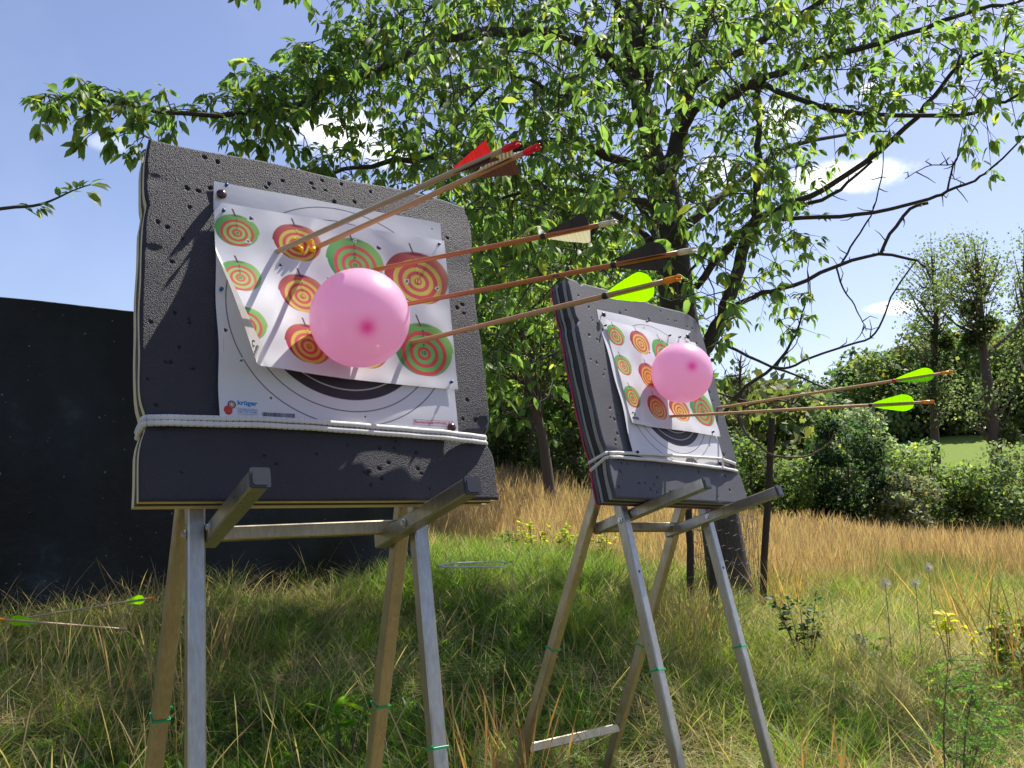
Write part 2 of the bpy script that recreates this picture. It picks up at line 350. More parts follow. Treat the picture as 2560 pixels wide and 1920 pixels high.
def slab(b, w1, w0, mat, name, parent, n=36, inset=0., ph=0., front=False, label=None):
    """foam slab from depth w0 (rear) to w1 (front) following the worn outline"""
    nu = n; su = np.linspace(0, 1, nu+1)
    s_, t_ = np.meshgrid(su, su, indexing='ij')
    def outline(s, t, ins):
        v = t*S; l = edge_l(b, v)+ins+.0006*np.sin(v*40+ph); r = edge_r(b, v)+ins+.0006*np.sin(v*33+ph*2)
        u = l+s*(S-l-r); tp = edge_t(b, u)+ins; v = tp+(S-ins-tp)*t; return u, v
    re = min(.006 if front else .003, (w1-w0)*.8)
    u, v = outline(s_, t_, inset); e = np.minimum(np.minimum(u-edge_l(b, v)-inset, S-edge_r(b, v)-inset-u), np.minimum(v-edge_t(b, u)-inset, S-inset-v))
    e = np.clip(e, 0, re); w = w1-(re-np.sqrt(np.maximum(re*re-(re-e)**2, 0)))*np.ones_like(u)
    if front:
        w = w+.0012*np.sin(u*9+1)*np.sin(v*8)-.007*gauss(v, ROPE_V[0]+.006, .014)*(1-ss(.03, .12, u)*(1-ss(.68, .77, u)))
        if b == 0:
            for (cu, cv, sg, dp) in ((.015, .10, .03, .0016), (.015, .27, .03, .0016), (.77, .20, .08, .003), (.74, .05, .12, .003), (.78, .62, .05, .003)):
                w = w-dp*np.exp(-(((u-cu)/sg)**2+((v-cv)/(sg*.5))**2))
        for (cu, cv, r) in hole_set(b):
            a_ = RNG.uniform(0, 3.1); du, dv = u-cu, v-cv; k1, k2 = du*math.cos(a_)+dv*math.sin(a_), -du*math.sin(a_)+dv*math.cos(a_)
            w = w-.007*np.exp(-((k1/(r*.8))**2+(k2/(r*.55))**2)**1.5)
    V1 = bp(b, u, v, w).reshape(-1, 3)
    i, j = np.meshgrid(np.arange(nu), np.arange(nu), indexing='ij'); q = (i*(nu+1)+j).ravel(); m = nu+1
    F1 = np.stack([q, q+1, q+m+1, q+m], -1)
    # rim and rear face
    rim = [(k, 0) for k in range(m)]+[(nu, k) for k in range(1, m)]+[(k, nu) for k in range(nu-1, -1, -1)]+[(0, k) for k in range(nu-1, 0, -1)]
    idx = A([a*m+c for a, c in rim]); R = len(idx)
    ru, rv = u.ravel()[idx], v.ravel()[idx]; V2 = bp(b, ru, rv, np.full(R, w0)); base = len(V1)
    wm = np.full(R, (w0+w1)/2); 
    k = np.arange(R); F2 = np.stack([idx, base+k, base+(k+1) % R, idx[(k+1) % R]], -1)
    c = len(V1)+len(V2); V3 = bp(b, A([S/2]), A([S/2]), A([w0]))
    F3 = np.stack([base+k, np.full(R, c), np.full(R, c), base+(k+1) % R], -1)
    Fc = [tuple(f) for f in np.vstack([F1, F2]).tolist()]+[(int(base+a), int(c), int(base+(a+1) % R)) for a in k]
    o = obj(name, np.vstack([V1, V2, V3]), Fc, M[mat], parent, smooth=False)
    sm = [True]*len(F1)+[False]*(len(Fc)-len(F1)); o.data.polygons.foreach_set('use_smooth', sm)
    return tag(o, label)
def block_root(b, label):
    return root('foam_target', bp(b, .4, .8, -T/2), label, 'foam target', 'square archery foam targets')
fb = [block_root(0, 'near charcoal foam target block with tan edges, pink balloon pinned high on the left stand'), block_root(1, 'farther grey foam target block with striped magenta, black and pale side on the right stand')]
slab(0, 0, -.007, 'foam1', 'front_layer', fb[0], 330, 0, 0, True)
slab(0, -.0072, -.0098, 'redfoam', 'glue_line', fb[0], 30, .001)
slab(0, -.0100, -.032, 'tanfoam', 'foam_layer', fb[0], 40, .0006, 1, label='tan foam layer')
slab(0, -.0322, -.054, 'blackfoam', 'foam_layer', fb[0], 40, .0012, 2, label='dark foam layer')
slab(0, -.0542, -T, 'tanfoam', 'foam_layer', fb[0], 40, .0004, 3, label='rear tan foam layer')
slab(1, 0, -.012, 'foam2', 'front_layer', fb[1], 330, 0, 0, True)
slab(1, -.0122, -.030, 'palefoam', 'foam_layer', fb[1], 40, .0004, 1, label='pale foam layer')
slab(1, -.0305, -.050, 'blackfoam', 'foam_layer', fb[1], 40, .0010, 2, label='black foam layer')
slab(1, -.0505, -.063, 'palefoam', 'foam_layer', fb[1], 40, .0004, 3, label='rear pale foam layer')
slab(1, -.0635, -.078, 'greyfoam', 'foam_layer', fb[1], 40, .0006, 4, label='dark grey foam layer')
slab(1, -.0785, -.088, 'magfoam', 'foam_layer', fb[1], 40, .0004, 5, label='magenta foam layer')
# ------------------------------------------------------------------ printing
def textmesh(s, size=1., bold=0.):
    c = bpy.data.curves.new('t', 'FONT'); c.body = s; c.size = 1; c.resolution_u = 3; c.offset = bold
    o = bpy.data.objects.new('t', c); COL.objects.link(o); dg = bpy.context.evaluated_depsgraph_get(); dg.update()
    me = o.evaluated_get(dg).to_mesh(); V = A([tuple(v.co) for v in me.vertices]); Fc = [tuple(p.vertices) for p in me.polygons]
    o.evaluated_get(dg).to_mesh_clear(); bpy.data.objects.remove(o); bpy.data.curves.remove(c)
    V = V[:, :2]; V = V-V.min(0); return V*size, Fc
def fit(s, u0, v0, u1, v1, bold=0.):
    V, Fc = textmesh(s, 1, bold); mx = V.max(0); u = u0+V[:, 0]/mx[0]*(u1-u0); v = v1+V[:, 1]/mx[1]*(v0-v1); return u, v, Fc
def back_w(b, u, v):
    w = .0025+.0012*np.sin(u*21+v*9+b)+.001*np.sin(v*31-u*7)
    if b == 0: w = w+.004*gauss(v, .62, .05)*(1-ss(.55, .72, u))+.006*(1-ss(.142, .19, u))*ss(.2, .5, v)
    else: w = w+.010*(1-ss(.13, .2, u))*ss(.15, .5, v)
    return w
# apple sheet geometry -----------------------------------------------
SHT = [dict(u0=.142, v0=.132, u1=.713, v1=.532), dict(u0=.150, v0=.142, u1=.706, v1=.540)]
P0 = A([.150, .265]); P1 = A([.224, .520])
tl = nrm(P1-P0); nl = A([-tl[1], tl[0]]); nl = nl*np.sign(nl[0])
def sheet_uvw(b, u0, v0, lift=0.):
    u0 = np.asarray(u0, float); v0 = np.asarray(v0, float)
    base = .0070+.0018*np.sin(u0*17+v0*11)+.0014*np.sin(v0*26-u0*13)+.0008*np.sin(u0*61+v0*23)*np.sin(v0*47)+.0016*gauss(u0+.4*v0, .42, .012)
    if b == 1:
        return u0, v0, base+.004+.006*(1-ss(.15, .3, u0))*ss(.2, .5, v0)+.004*gauss(v0, .54, .05)+lift
    d = (u0-P0[0])*nl[0]+(v0-P0[1])*nl[1]
    al = (u0-P0[0])*tl[0]+(v0-P0[1])*tl[1]
    W0 = .055*ss(-.12, .28, al)
    R = .009+.013*ss(0, .3, al); tm = math.radians(92)
    dn = np.maximum(-d, 0); th = np.minimum(dn/R, tm); rest = np.maximum(dn-R*tm, 0)
    sh = np.where(d >= 0, d, -R*np.sin(th)+rest*(-math.cos(tm)))
    w = np.where(d >= 0, W0*np.exp(-(np.maximum(d, 0)/.15)**1.6), W0+(R)*(1-np.cos(th))+rest*math.sin(tm))
    lf = np.where(d >= 0, lift, 0)
    ln = np.cos(th); 
    u = P0[0]+tl[0]*al+nl[0]*sh; v = P0[1]+tl[1]*al+nl[1]*sh
    # lift along the local normal
    u = u-nl[0]*lift*np.sin(th); v = v-nl[1]*lift*np.sin(th)
    return u, v, base+w+lift*ln+.003*gauss(v0, .535, .03)
GREEN, REDA = 0, 1
APPLES = [(.190, .200, .046, .043, 0), (.190, .318, .044, .042, 0), (.192, .440, .044, .043, 0),
          (.326, .207, .055, .050, 1), (.331, .337, .055, .050, 1), (.335, .462, .055, .050, 1),
          (.467, .232, .070, .066, 0), (.475, .455, .058, .050, 1), (.629, .251, .082, .074, 1), (.629, .440, .076, .071, 0)]
def prn_apples(u, v, seed=0):
    col = np.full(u.shape+(3,), .80); col[..., 2] = .82
    def lay(m, c): 
        m = np.clip(m, 0, 1)[..., None]; col[:] = col*(1-m)+A(c)*m if np.ndim(c) == 1 else col*(1-m)+c*m
    aw = .0012
    for (cu, cv, rx, ry, k) in APPLES:
        x = (u-cu)/rx; y = (v-cv)/ry
        sel = (np.abs(x) < 1.5) & (np.abs(y) < 1.6)
        if not sel.any(): continue
        yy = np.clip(y, -1.05, 1.05); ang = np.arctan2(y, x); rr = np.hypot(x, y)
        # apple outline radius as a function of angle: shoulders wide, base narrow, dip at stalk
        R = 1.02-.10*np.sin(ang)*(np.sin(ang) > 0)+.05*np.abs(np.cos(ang))*(y < 0)-.10*gauss(ang, -math.pi/2, .35)-.04*gauss(ang, math.pi/2, .25)
        m = (R-rr)*min(rx, ry)/aw+.5
        g1 = np.clip(.5+.45*x-.25*y, 0, 1)[..., None]
        if k == 0: c = A([.06, .36, .09])*(1-g1)+A([.28, .55, .12])*g1
        else: c = A([.55, .02, .06])*(1-g1)+A([.62, .17, .12])*g1
        edge = np.clip((rr-.86)/.15, 0, 1)[..., None]; 
        if k == 1: c = c*(1-edge*.35)+A([.62, .45, .18])*edge*.35*g1
        c = c*np.ones_like(col); m = np.where(sel, m, 0); lay(m, c)
        # dimple by the stalk: paler rim then darker hollow
        lay(np.where(sel, (1-np.hypot((x+.0)/.42, (y+.93)/.10))*3, 0)*.6, (.30, .02, .05) if k else (.13, .30, .07))
        # rings
        r2 = np.hypot(x*1.0, (y-.09))/.80
        red = A([.72, .085, .09]); alt = A([.20, .56, .12]) if k == 0 else A([.72, .60, .09])
        if k == 0 and cu < .2: alt = A([.38, .64, .16])
        for q, ro in enumerate((1, .82, .64, .47, .31, .16)):
            isred = (q % 2 == 0) if k == 0 else (q % 2 == 1)
            cc = red if isred else alt
            lay(np.where(sel & (r2 < 1.05), ((ro-r2)*rx*.86/aw+.5), 0), cc)
        # stalk
        sx, sy = cu-.10*rx, cv-1.0*ry; tdx = u-(sx+(v-sy)*.35); lay(np.where((v > sy-.3*ry) & (v < sy+.12*ry), (.0020-np.abs(tdx))/aw+.5, 0), (.10, .03, .04))
    return col
def torn(col, u, v, pts):
    for (cu, cv, r) in pts:
        d = np.hypot(u-cu, v-cv); a = np.arctan2(v-cv, u-cu); rr = r*(.8+.18*np.sin(3*a+cu*90)+.12*np.sin(5*a))
        m = np.clip((rr-d)/.0008, 0, 1)[..., None]; m2 = np.clip((rr*1.9-d)/.001, 0, 1)[..., None]
        col[:] = col*(1-m2)+A([.85, .85, .86])*m2; col[:] = col*(1-m)+A([.015, .015, .02])*m
    return col
def grid_faces(nu, nv):
    i, j = np.meshgrid(np.arange(nu), np.arange(nv), indexing='ij'); q = (i*(nv+1)+j).ravel(); m = nv+1
    return np.stack([q, q+1, q+m+1, q+m], -1)
CEN = (.437, .364)
def backing(b, n, label):
    c4 = [A(uv(b, *p)) for p in (((533, 454), (1100, 559), (1144, 1085), (546, 1052)) if b == 0 else ((1491, 774), (1726, 828), (1811, 1172), (1576, 1139)))]
    s, t = np.meshgrid(np.linspace(0, 1, n+1), np.linspace(0, 1, n+1), indexing='ij')
    P = (c4[0]*((1-s)*(1-t))[..., None]+c4[1]*(s*(1-t))[..., None]+c4[2]*(s*t)[..., None]+c4[3]*((1-s)*t)[..., None]); u, v = P[..., 0], P[..., 1]
    u = u+.0015*np.sin(v*30)*(s < .02)
    cx, cy = CEN if b == 0 else (.425, .385)
    r = np.hypot(u-cx, v-cy); col = np.full(u.shape+(3,), .78); col[..., 2] = .81; aw = .0011
    for R, wd, c in ((.272, .0011, .03), (.238, .0011, .03), (.211, None, .05), (.187, .0012, .7), (.16, .0012, .7)):
        m = (R-r)/aw+.5 if wd is None else (wd-np.abs(r-R))/aw+.5
        m = np.clip(m, 0, 1)[..., None]; cc = A([c, c*.8, c*1.05]) if c < .1 else A([c]*3); col = col*(1-m)+cc*m
    if b == 0: col = torn(col, u, v, [(*uv(0, 562, 828), .0055), (*uv(0, 602, 903), .004), (*uv(0, 676, 996), .004), (*uv(0, 910, 1044), .0035), (*uv(0, 1079, 573), .0035), (*uv(0, 571, 888), .0012)])
    V = bp(b, u, v, back_w(b, u, v)).reshape(-1, 3)
    o = obj('paper_target', V, grid_faces(n, n), M['paper'], None, True, col.reshape(-1, 3), loc=bp(b, .4, .36, .003))
    tag(o, label, 'paper target', 'ringed paper faces behind the apple sheets'); return o
bk = [backing(0, 430, 'white ringed paper target face on the near foam block, behind the apple sheet'), backing(1, 380, 'white ringed paper target face on the farther foam block, partly under the apple sheet')]
def print_on(b, parent, name, mat, u, v, Fc, fn, lift=.0007, label=None):
    if fn == 'back': P = bp(b, u, v, back_w(b, u, v)+lift)
    else: P = bp(b, *sheet_uvw(b, u, v, lift))
    o = obj(name, P, Fc, M[mat], parent); return tag(o, label)
def pbox(b, x0, y0, x1, y1):
    a = uv(b, x0, y0); c = uv(b, x1, y1); return a[0], a[1], c[0], c[1]
for s_, bx, mt, bd in (('krüger', (592, 1003, 642, 1019), 'inkblue', .035), ('Schießscheiben', (592, 1022, 642, 1029), 'inkblue', 0), ('targets  Cibles  Bersaglio', (592, 1030, 642, 1034.5), 'inknavy', .01), ('www.krueger-targets.com', (592, 1035.5, 642, 1039.5), 'inkblue', 0), ('57 mm  Magnum Luxus', (592, 1043.5, 642, 1048.5), 'ink', .01)):
    u0, v0, u1, v1 = pbox(0, *bx); vm = (v0+v1)/2; h = (bx[3]-bx[1])/F*1.78; V, Fc = textmesh(s_, 1, bd); mx = V.max(0)
    u = u0+V[:, 0]/mx[0]*(u1-u0); v = vm+h/2-V[:, 1]/mx[1]*h; print_on(0, bk[0], 'lettering', mt, u, v, Fc, 'back')
def disc(cu, cv, r0, r1, n=40, ang=None):
    a = np.linspace(*(ang or (0, 2*math.pi)), n+1); u = np.concatenate([cu+r0*np.cos(a), cu+r1*np.cos(a)]); v = np.concatenate([cv+r0*np.sin(a), cv+r1*np.sin(a)])
    return u, v, [(i, i+1, n+2+i, n+1+i) for i in range(n)]
lc = uv(0, 577, 1014)
for r0, r1, mt in ((.0062, .0088, 'inknavy'), (.0030, .0046, 'inkred'), (.0003, .0030, 'inkyel')):
    print_on(0, bk[0], 'printed_emblem', mt, *disc(*lc, r0, r1), 'back')
# barcode
u0, v0, u1, v1 = pbox(0, 654, 1032, 735, 1038); mb_u = []; mb_v = []; mb_f = []; x = u0; rg = random.Random(3)
while x < u1:
    wd = rg.choice([.0007, .0012, .0018]); k = len(mb_u); mb_u += [x, x+wd, x+wd, x]; mb_v += [v0, v0, v0+.0095, v0+.0095]; mb_f.append((k, k+1, k+2, k+3)); x += wd+rg.choice([.0007, .0012])
print_on(0, bk[0], 'barcode', 'ink', A(mb_u), A(mb_v), mb_f, 'back')
u0, v0 = uv(0, 1030, 1050); u1, v1 = uv(0, 1130, 1061); h = .0135; V, Fc = textmesh('BogenSportWelt.de', 1, .02); mx = V.max(0)
print_on(0, bk[0], 'lettering', 'inkred', u0+.003+V[:, 0]/mx[0]*(u1-u0-.006), v0+h*.85-V[:, 1]/mx[1]*h*.7, Fc, 'back')
fr_u = A([u0, u1, u1, u0, u0+.0008, u1-.0008, u1-.0008, u0+.0008]); fr_v = A([v0, v0, v0+h, v0+h, v0+.0008, v0+.0008, v0+h-.0008, v0+h-.0008])
print_on(0, bk[0], 'lettering_frame', 'inkred', fr_u, fr_v, [(0, 1, 5, 4), (1, 2, 6, 5), (2, 3, 7, 6), (3, 0, 4, 7)], 'back')
rc = uv(1, 1521, 803); print_on(1, bk[1], 'printed_emblem', 'inkred', *disc(rc[0], rc[1]+.004, .006, .0085, 20, (math.pi, 2*math.pi)), 'back')
print_on(1, bk[1], 'printed_emblem', 'inkred', *disc(rc[0], rc[1]+.004, .001, .003, 20, (math.pi, 2*math.pi)), 'back')
# apple sheets
def backside_paper():
    m = N('apple_print_paper'); a = m.n('ShaderNodeAttribute', attribute_name='Col').outputs['Color']; g = m.n('ShaderNodeNewGeometry').outputs['Backfacing']
    c = m.mix(g, a, m.mix(.12, (.66, .63, .60), a)); b = m.bump(m.noise(8, 3, .5), .3, .004)
    return m.done(m.trans(m.pbr(c, .42, 0., b, .4), c, .3, b))
M['applepaper'] = backside_paper()
shs = []
for b, n, lab in ((0, 460, 'glossy sheet of printed apple targets on the near block, left edge curled forward'), (1, 400, 'flat glossy sheet of printed apple targets on the farther block')):
    h = SHT[b]; s, t = np.meshgrid(np.linspace(h['u0'], h['u1'], n+1), np.linspace(h['v0'], h['v1'], n+1), indexing='ij')
    col = prn_apples(s, t)
    if b == 0: col = torn(col, s, t, [(*uv(0, 695, 671), .005), (*uv(0, 1014, 706), .0045), (*uv(0, 1090, 724), .004), (*uv(0, 786, 835), .004), (*uv(0, 815, 700), .0025), (.222, .160, .006), (.213, .222, .004), (.47, .172, .003)])
    else: col = torn(col, s, t, [(*uv(1, 1617, 885), .0055), (*uv(1, 1645, 850), .0045)])
    # slight skew of the sheet top (runs a little higher to the right)
    uu, vv, ww = sheet_uvw(b, s, t); 
    o = obj('apple_target_sheet', bp(b, uu, vv, ww).reshape(-1, 3), grid_faces(n, n), M['applepaper'], None, True, col.reshape(-1, 3), loc=bp(b, .43, .33, .006))
    tag(o, lab, 'paper sheet', 'printed apple target sheets'); shs.append(o)
    # numerals
    digs = {k: textmesh(k, 1, .02) for k in ('6', '7', '8', '9', '10')}
    for mt, want in (('ink', 0), ('inkyel', 1)):
        for (cu, cv, rx, ry, k) in APPLES:
            U_ = []; V_ = []; F_ = []
            for q, (d, y) in enumerate((('6', -.72), ('7', -.55), ('8', -.38), ('9', -.21), ('10', .07))):
                if (1 if (k == 1 and q in (0, 2, 4)) else 0) != want: continue
                V, Fc = digs[d]; mx = V.max(0); hh = ry*(.11 if d != '10' else .14); sc = hh/mx[1]; k0 = sum(len(z) for z in U_)
                U_.append(cu+(V[:, 0]-mx[0]/2)*sc); V_.append(cv+ry*y+hh/2-V[:, 1]*sc); F_ += [tuple(i+k0 for i in f) for f in Fc]
            if U_: print_on(b, o, 'lettering', mt, np.concatenate(U_), np.concatenate(V_), F_, 'sheet', .0006)
    # maker's mark: arch over a slanted word
    mu, mv = .176, .512
    for dsc in (disc(mu-.004, mv-.006, .0065, .010, 16, (math.pi, 2.1*math.pi)), disc(mu+.001, mv-.002, .003, .0055, 16, (math.pi*.9, 1.8*math.pi))):
        print_on(b, o, 'printed_emblem', 'ink', *dsc, 'sheet', .0006)
    bu = []; bv = []; bf = []; x = mu-.018; rg = random.Random(8)
    while x < mu+.018:
        wd = rg.uniform(.0018, .0035); y0 = mv+rg.uniform(.001, .004); k = len(bu); bu += [x+.002, x+wd+.002, x+wd, x]; bv += [y0, y0, mv+.0095, mv+.0095]; bf.append((k, k+1, k+2, k+3)); x += wd+.0008
    bu += [mu-.02, mu+.022, mu+.022, mu-.02]; bv += [mv+.0105, mv+.0105, mv+.0120, mv+.0120]; bf.append((len(bu)-4, len(bu)-3, len(bu)-2, len(bu)-1))
    print_on(b, o, 'printed_emblem', 'ink', A(bu), A(bv), bf, 'sheet', .0006)
# ------------------------------------------------------------------ elastic cords
def cord_loop(b, label, fronts, rad):
    r = root('elastic_cord', bp(b, .4, .65, .005), label, 'elastic cord', 'braided elastic cords round the foam blocks')
    for k, px in enumerate(fronts):
        pf = [uv(b, *p) for p in px]; us = np.linspace(.012, .80-.022, 40); vs = np.interp(us, [p[0] for p in pf], [p[1] for p in pf])
        vs = np.convolve(np.pad(vs, 4, mode='edge'), np.ones(9)/9, 'valid')
        l = edge_l(b, A([vs[0]]))[0]-rad*.6; rr_ = S-edge_r(b, A([vs[-1]]))[0]+rad*.6
        pts = []
        for u, v in zip(us, vs):
            w = rad+.0015+.001*math.sin(u*60)+(.006*ss(.14, .2, u)*(1-ss(.66, .72, u)))-.010*(1-ss(.012, .06, u))-.010*ss(.72, .775, u)
            pts.append((u, v, w))
        w_ = [q for q in np.linspace(-.012, -T+.004, 7)]
        right = [(rr_+.002*math.sin(i), vs[-1]+.001*i, q) for i, q in enumerate(w_)]
        lv = vs[0]+(.02 if (b == 1 and k == 1) else .008)
        left = [(l, lv-(lv-vs[0])*i/6, q) for i, q in enumerate(reversed(w_))]
        back = [(u, vs[-1]+(lv-vs[-1])*i/9, -T-rad) for i, u in enumerate(np.linspace(rr_-.01, l+.01, 10))]
        loop = pts+right+back+left; P = [bp(b, *q) for q in loop]+[bp(b, *pts[0])]
        # resample smooth
        mb = MB(); mb.tube(P, rad, 10, uv=None) if False else mb.tube(P, rad, 10); mb.build('strand', M['cord'], r, True, uv=True)
cord_loop(0, 'white braided elastic cord stretched round the near foam block', [((335, 1047), (366, 1044), (734, 1055), (1214, 1094)), ((335, 1062), (366, 1058), (734, 1071), (1216, 1107))], .0062)
cord_loop(1, 'white braided elastic cord crossing itself round the farther foam block', [((1514, 1133), (1524, 1132), (1689, 1143), (1805, 1150), (1843, 1162)), ((1510, 1146), (1524, 1142), (1560, 1146), (1660, 1156), (1805, 1174), (1848, 1178))], .0058)
# ------------------------------------------------------------------ pins
def pin(b, x, y, r, mat, label, w=.004, flat=.6, group=None, nm='push_pin', cat='push pin', stem=False):
    k = BL[b]; u, v = uv(b, x, y, w); P = bp(b, u, v, w); mb = MB()
    if stem:
        mb.tube([P-k['N']*.004, P+k['N']*.006], [r*.45, r*.4], 8); mb.ball(P+k['N']*.006, (r, r, r*.5), 10, 6, [k['X'], k['U'], k['N']]); mb.tube([P, P+k['N']*.003], [r*.9, r*.8], 10)
    else:
        mb.ball(P+k['N']*r*.3, (r, r, r*flat), 14, 8, [k['X'], k['U'], k['N']])
        mb.tube([P-k['N']*.012, P+k['N']*.001], r*.2, 6)
    tag(mb.build(nm, M[mat], None, True, loc=P), label, cat, group)
g1 = 'pins holding the papers to the near foam block'; g2 = 'pins holding the papers to the farther foam block'
pin(0, 553, 487, .0115, 'pinbrown', 'large dark brown round pin at the top left corner of the near ringed paper', .004, .5, g1)
pin(0, 567, 1027, .0110, 'pinred', 'large red round pin beside the printed logo above the cord', .004, .5, g1)
pin(0, 1128, 1070, .0110, 'pinbrown', 'large dark brown round pin below the red shop lettering', .006, .7, g1)
for x, y, lb in ((565, 464, 'small blue pin on the upper edge above the large brown pin'), (558, 528, 'small blue pin at the top left corner of the near apple sheet'), (553, 724, 'small blue pin on the left margin of the near ringed paper'),
                 (1096, 612, 'small blue pin at the top right corner of the near apple sheet'), (1127, 956, 'small blue pin at the bottom right corner of the near apple sheet')):
    pin(0, x, y, .0042, 'pinblue', lb, .008, .6, g1, stem=True)
for x, y, r, lb in ((1508, 787, .010, 'large black pin at the top left corner of the farther ringed paper'), (1512, 814, .0045, 'small black pin at the top left of the farther apple sheet'), (1617, 804, .005, 'black pin in the middle of the farther paper top edge'),
                    (1673, 839, .005, 'black pin at the right end of the farther apple sheet top edge'), (1698, 843, .005, 'small black pin just left of the big one near the farther paper top right corner'), (1718, 842, .011, 'big black pin at the top right corner of the farther paper'),
                    (1781, 1080, .005, 'black pin at the bottom right corner of the farther apple sheet'), (1592, 1131, .0055, 'black pin just above the cord at the farther paper bottom left'), (1799, 1159, .010, 'big dark pin between the two cord strands at bottom right')):
    pin(1, x, y, r, 'pinblack', lb, .012, .5, g2, stem=r < .006)
# yellow balloon scrap
k = BL[0]; mb = MB(); rg = random.Random(2); u, v = uv(0, 752, 614, .012); P = bp(0, u, v, .012)
for i in range(5):
    a = rg.uniform(0, 6.28); q = P+k['X']*rg.uniform(-.02, .02)+k['U']*rg.uniform(-.010, .012)
    mb.tube([q+k['N']*.002, q+k['X']*math.cos(a)*.010+k['U']*math.sin(a)*.010+k['N']*.008, q+k['X']*math.cos(a+1)*.018+k['U']*math.sin(a+1)*.014+k['N']*.002], [.004, .0065, .003], 7)
tag(mb.build('balloon_scrap', M['scrap'], None, True, loc=P), 'crumpled scrap of burst yellow balloon pinned on a red apple', 'balloon scrap')
# ------------------------------------------------------------------ balloons
def balloon(b, px, py, rp, pole_px, label):
    k = BL[b]; d = 2.0 if b == 0 else 3.1
    for _ in range(30):
        P = at(px, py, d); r = rp/F*d; e = (P-k['TL'])@k['N']-r*.99-.012; d += e*.9
    P = at(px, py, d); r = rp/F*d
    fw = nrm(ray(px, py)); rt = nrm(np.cross(fw, A([0, 0, 1.]))); up = np.cross(rt, fw)
    ox, oy = (pole_px[0]-px)/rp, (pole_px[1]-py)/rp; ax = nrm(rt*ox-up*oy-fw*math.sqrt(max(0, 1-ox*ox-oy*oy)))
    a = nrm(np.cross(ax, A([0, 0, 1.]))); c = np.cross(ax, a)
    n, m = 96, 96; V = []; Cc = []
    for i in range(m+1):
        th = math.pi*i/m; s, z = math.sin(th), math.cos(th)
        prof = (1-.03*abs(z)**3)*(1 if z > 0 else 1+.06*z*z)
        if z < -.9: prof *= 1; z2 = z-.10*((-z-.9)/.1)**2
        else: z2 = z
        f = math.exp(-((th)/.17)**2); base = A([.94, .66, .83])
        cc = base*(1-f)+A([.80, .10, .42])*f; f2 = math.exp(-((math.pi-th)/.25)**2); cc = cc*(1-f2)+A([.7, .06, .3])*f2
        for q in range(n):
            p = 2*math.pi*q/n; V.append(P+r*(a*s*math.cos(p)*.985+c*s*math.sin(p)*.985+ax*z2*prof)); Cc.append(cc)
    Fc = [(i*n+q, (i+1)*n+q, (i+1)*n+(q+1) % n, i*n+(q+1) % n) for i in range(m) for q in range(n)]
    rt_ = root('balloon', P-ax*r, label, 'balloon', 'pink balloons pinned on the targets')
    obj('skin', A(V), Fc, M['balloon'], rt_, True, A(Cc))
    mb = MB(); mb.tube([P-ax*r*1.08, P-ax*r*1.12, P-ax*r*1.16], [.006, .004, .009], 10); obj('knot', A(mb.v), mb.f, M['balloon'], rt_, True, np.tile([.7, .06, .3], (len(mb.v), 1)))
    return P, r
balloon(0, 900, 795, 126, (918, 817), 'larger pink balloon in front of the near apple sheet')
balloon(1, 1705, 932, 77, (1730, 916), 'smaller pink balloon in front of the farther apple sheet')
# ------------------------------------------------------------------ arrows
LIME = A([.36, .85, .0])
def vane(mb, P, D, up, L, H, kind, colf):
    n = 22; rg = np.random.default_rng(int(abs(P[0])*1e4) % 999)
    V = []; Cc = []
    for i in range(n+1):
        t = i/n
        if kind == 'para': h = H*(min(1, (t/.72))**.75 if t < .72 else math.sqrt(max(0, 1-((t-.72)/.28)**2.2)))
        elif kind == 'shield': h = H*(t**.85)
        else: h = H*(min(1, t/.85)**.8 if t < .93 else math.sqrt(max(0, 1-((t-.93)/.07)**2)))
        h = h*(1+rg.uniform(-.03, .03)); c = colf(i, rg)
        back = (0, .35*H, .6*H)[0] if kind != 'shield' else .25*H*t
        for j in range(4):
            s = j/3; V.append(P+D*(L*t-(back*s)+.004*s)+up*(.004+h*s)); Cc.append(A(c)*(1-.15*(i % 2)))
    Fc = [(i*4+j, (i+1)*4+j, (i+1)*4+j+1, i*4+j+1) for i in range(n) for j in range(3)]
    return A(V), Fc, A(Cc)
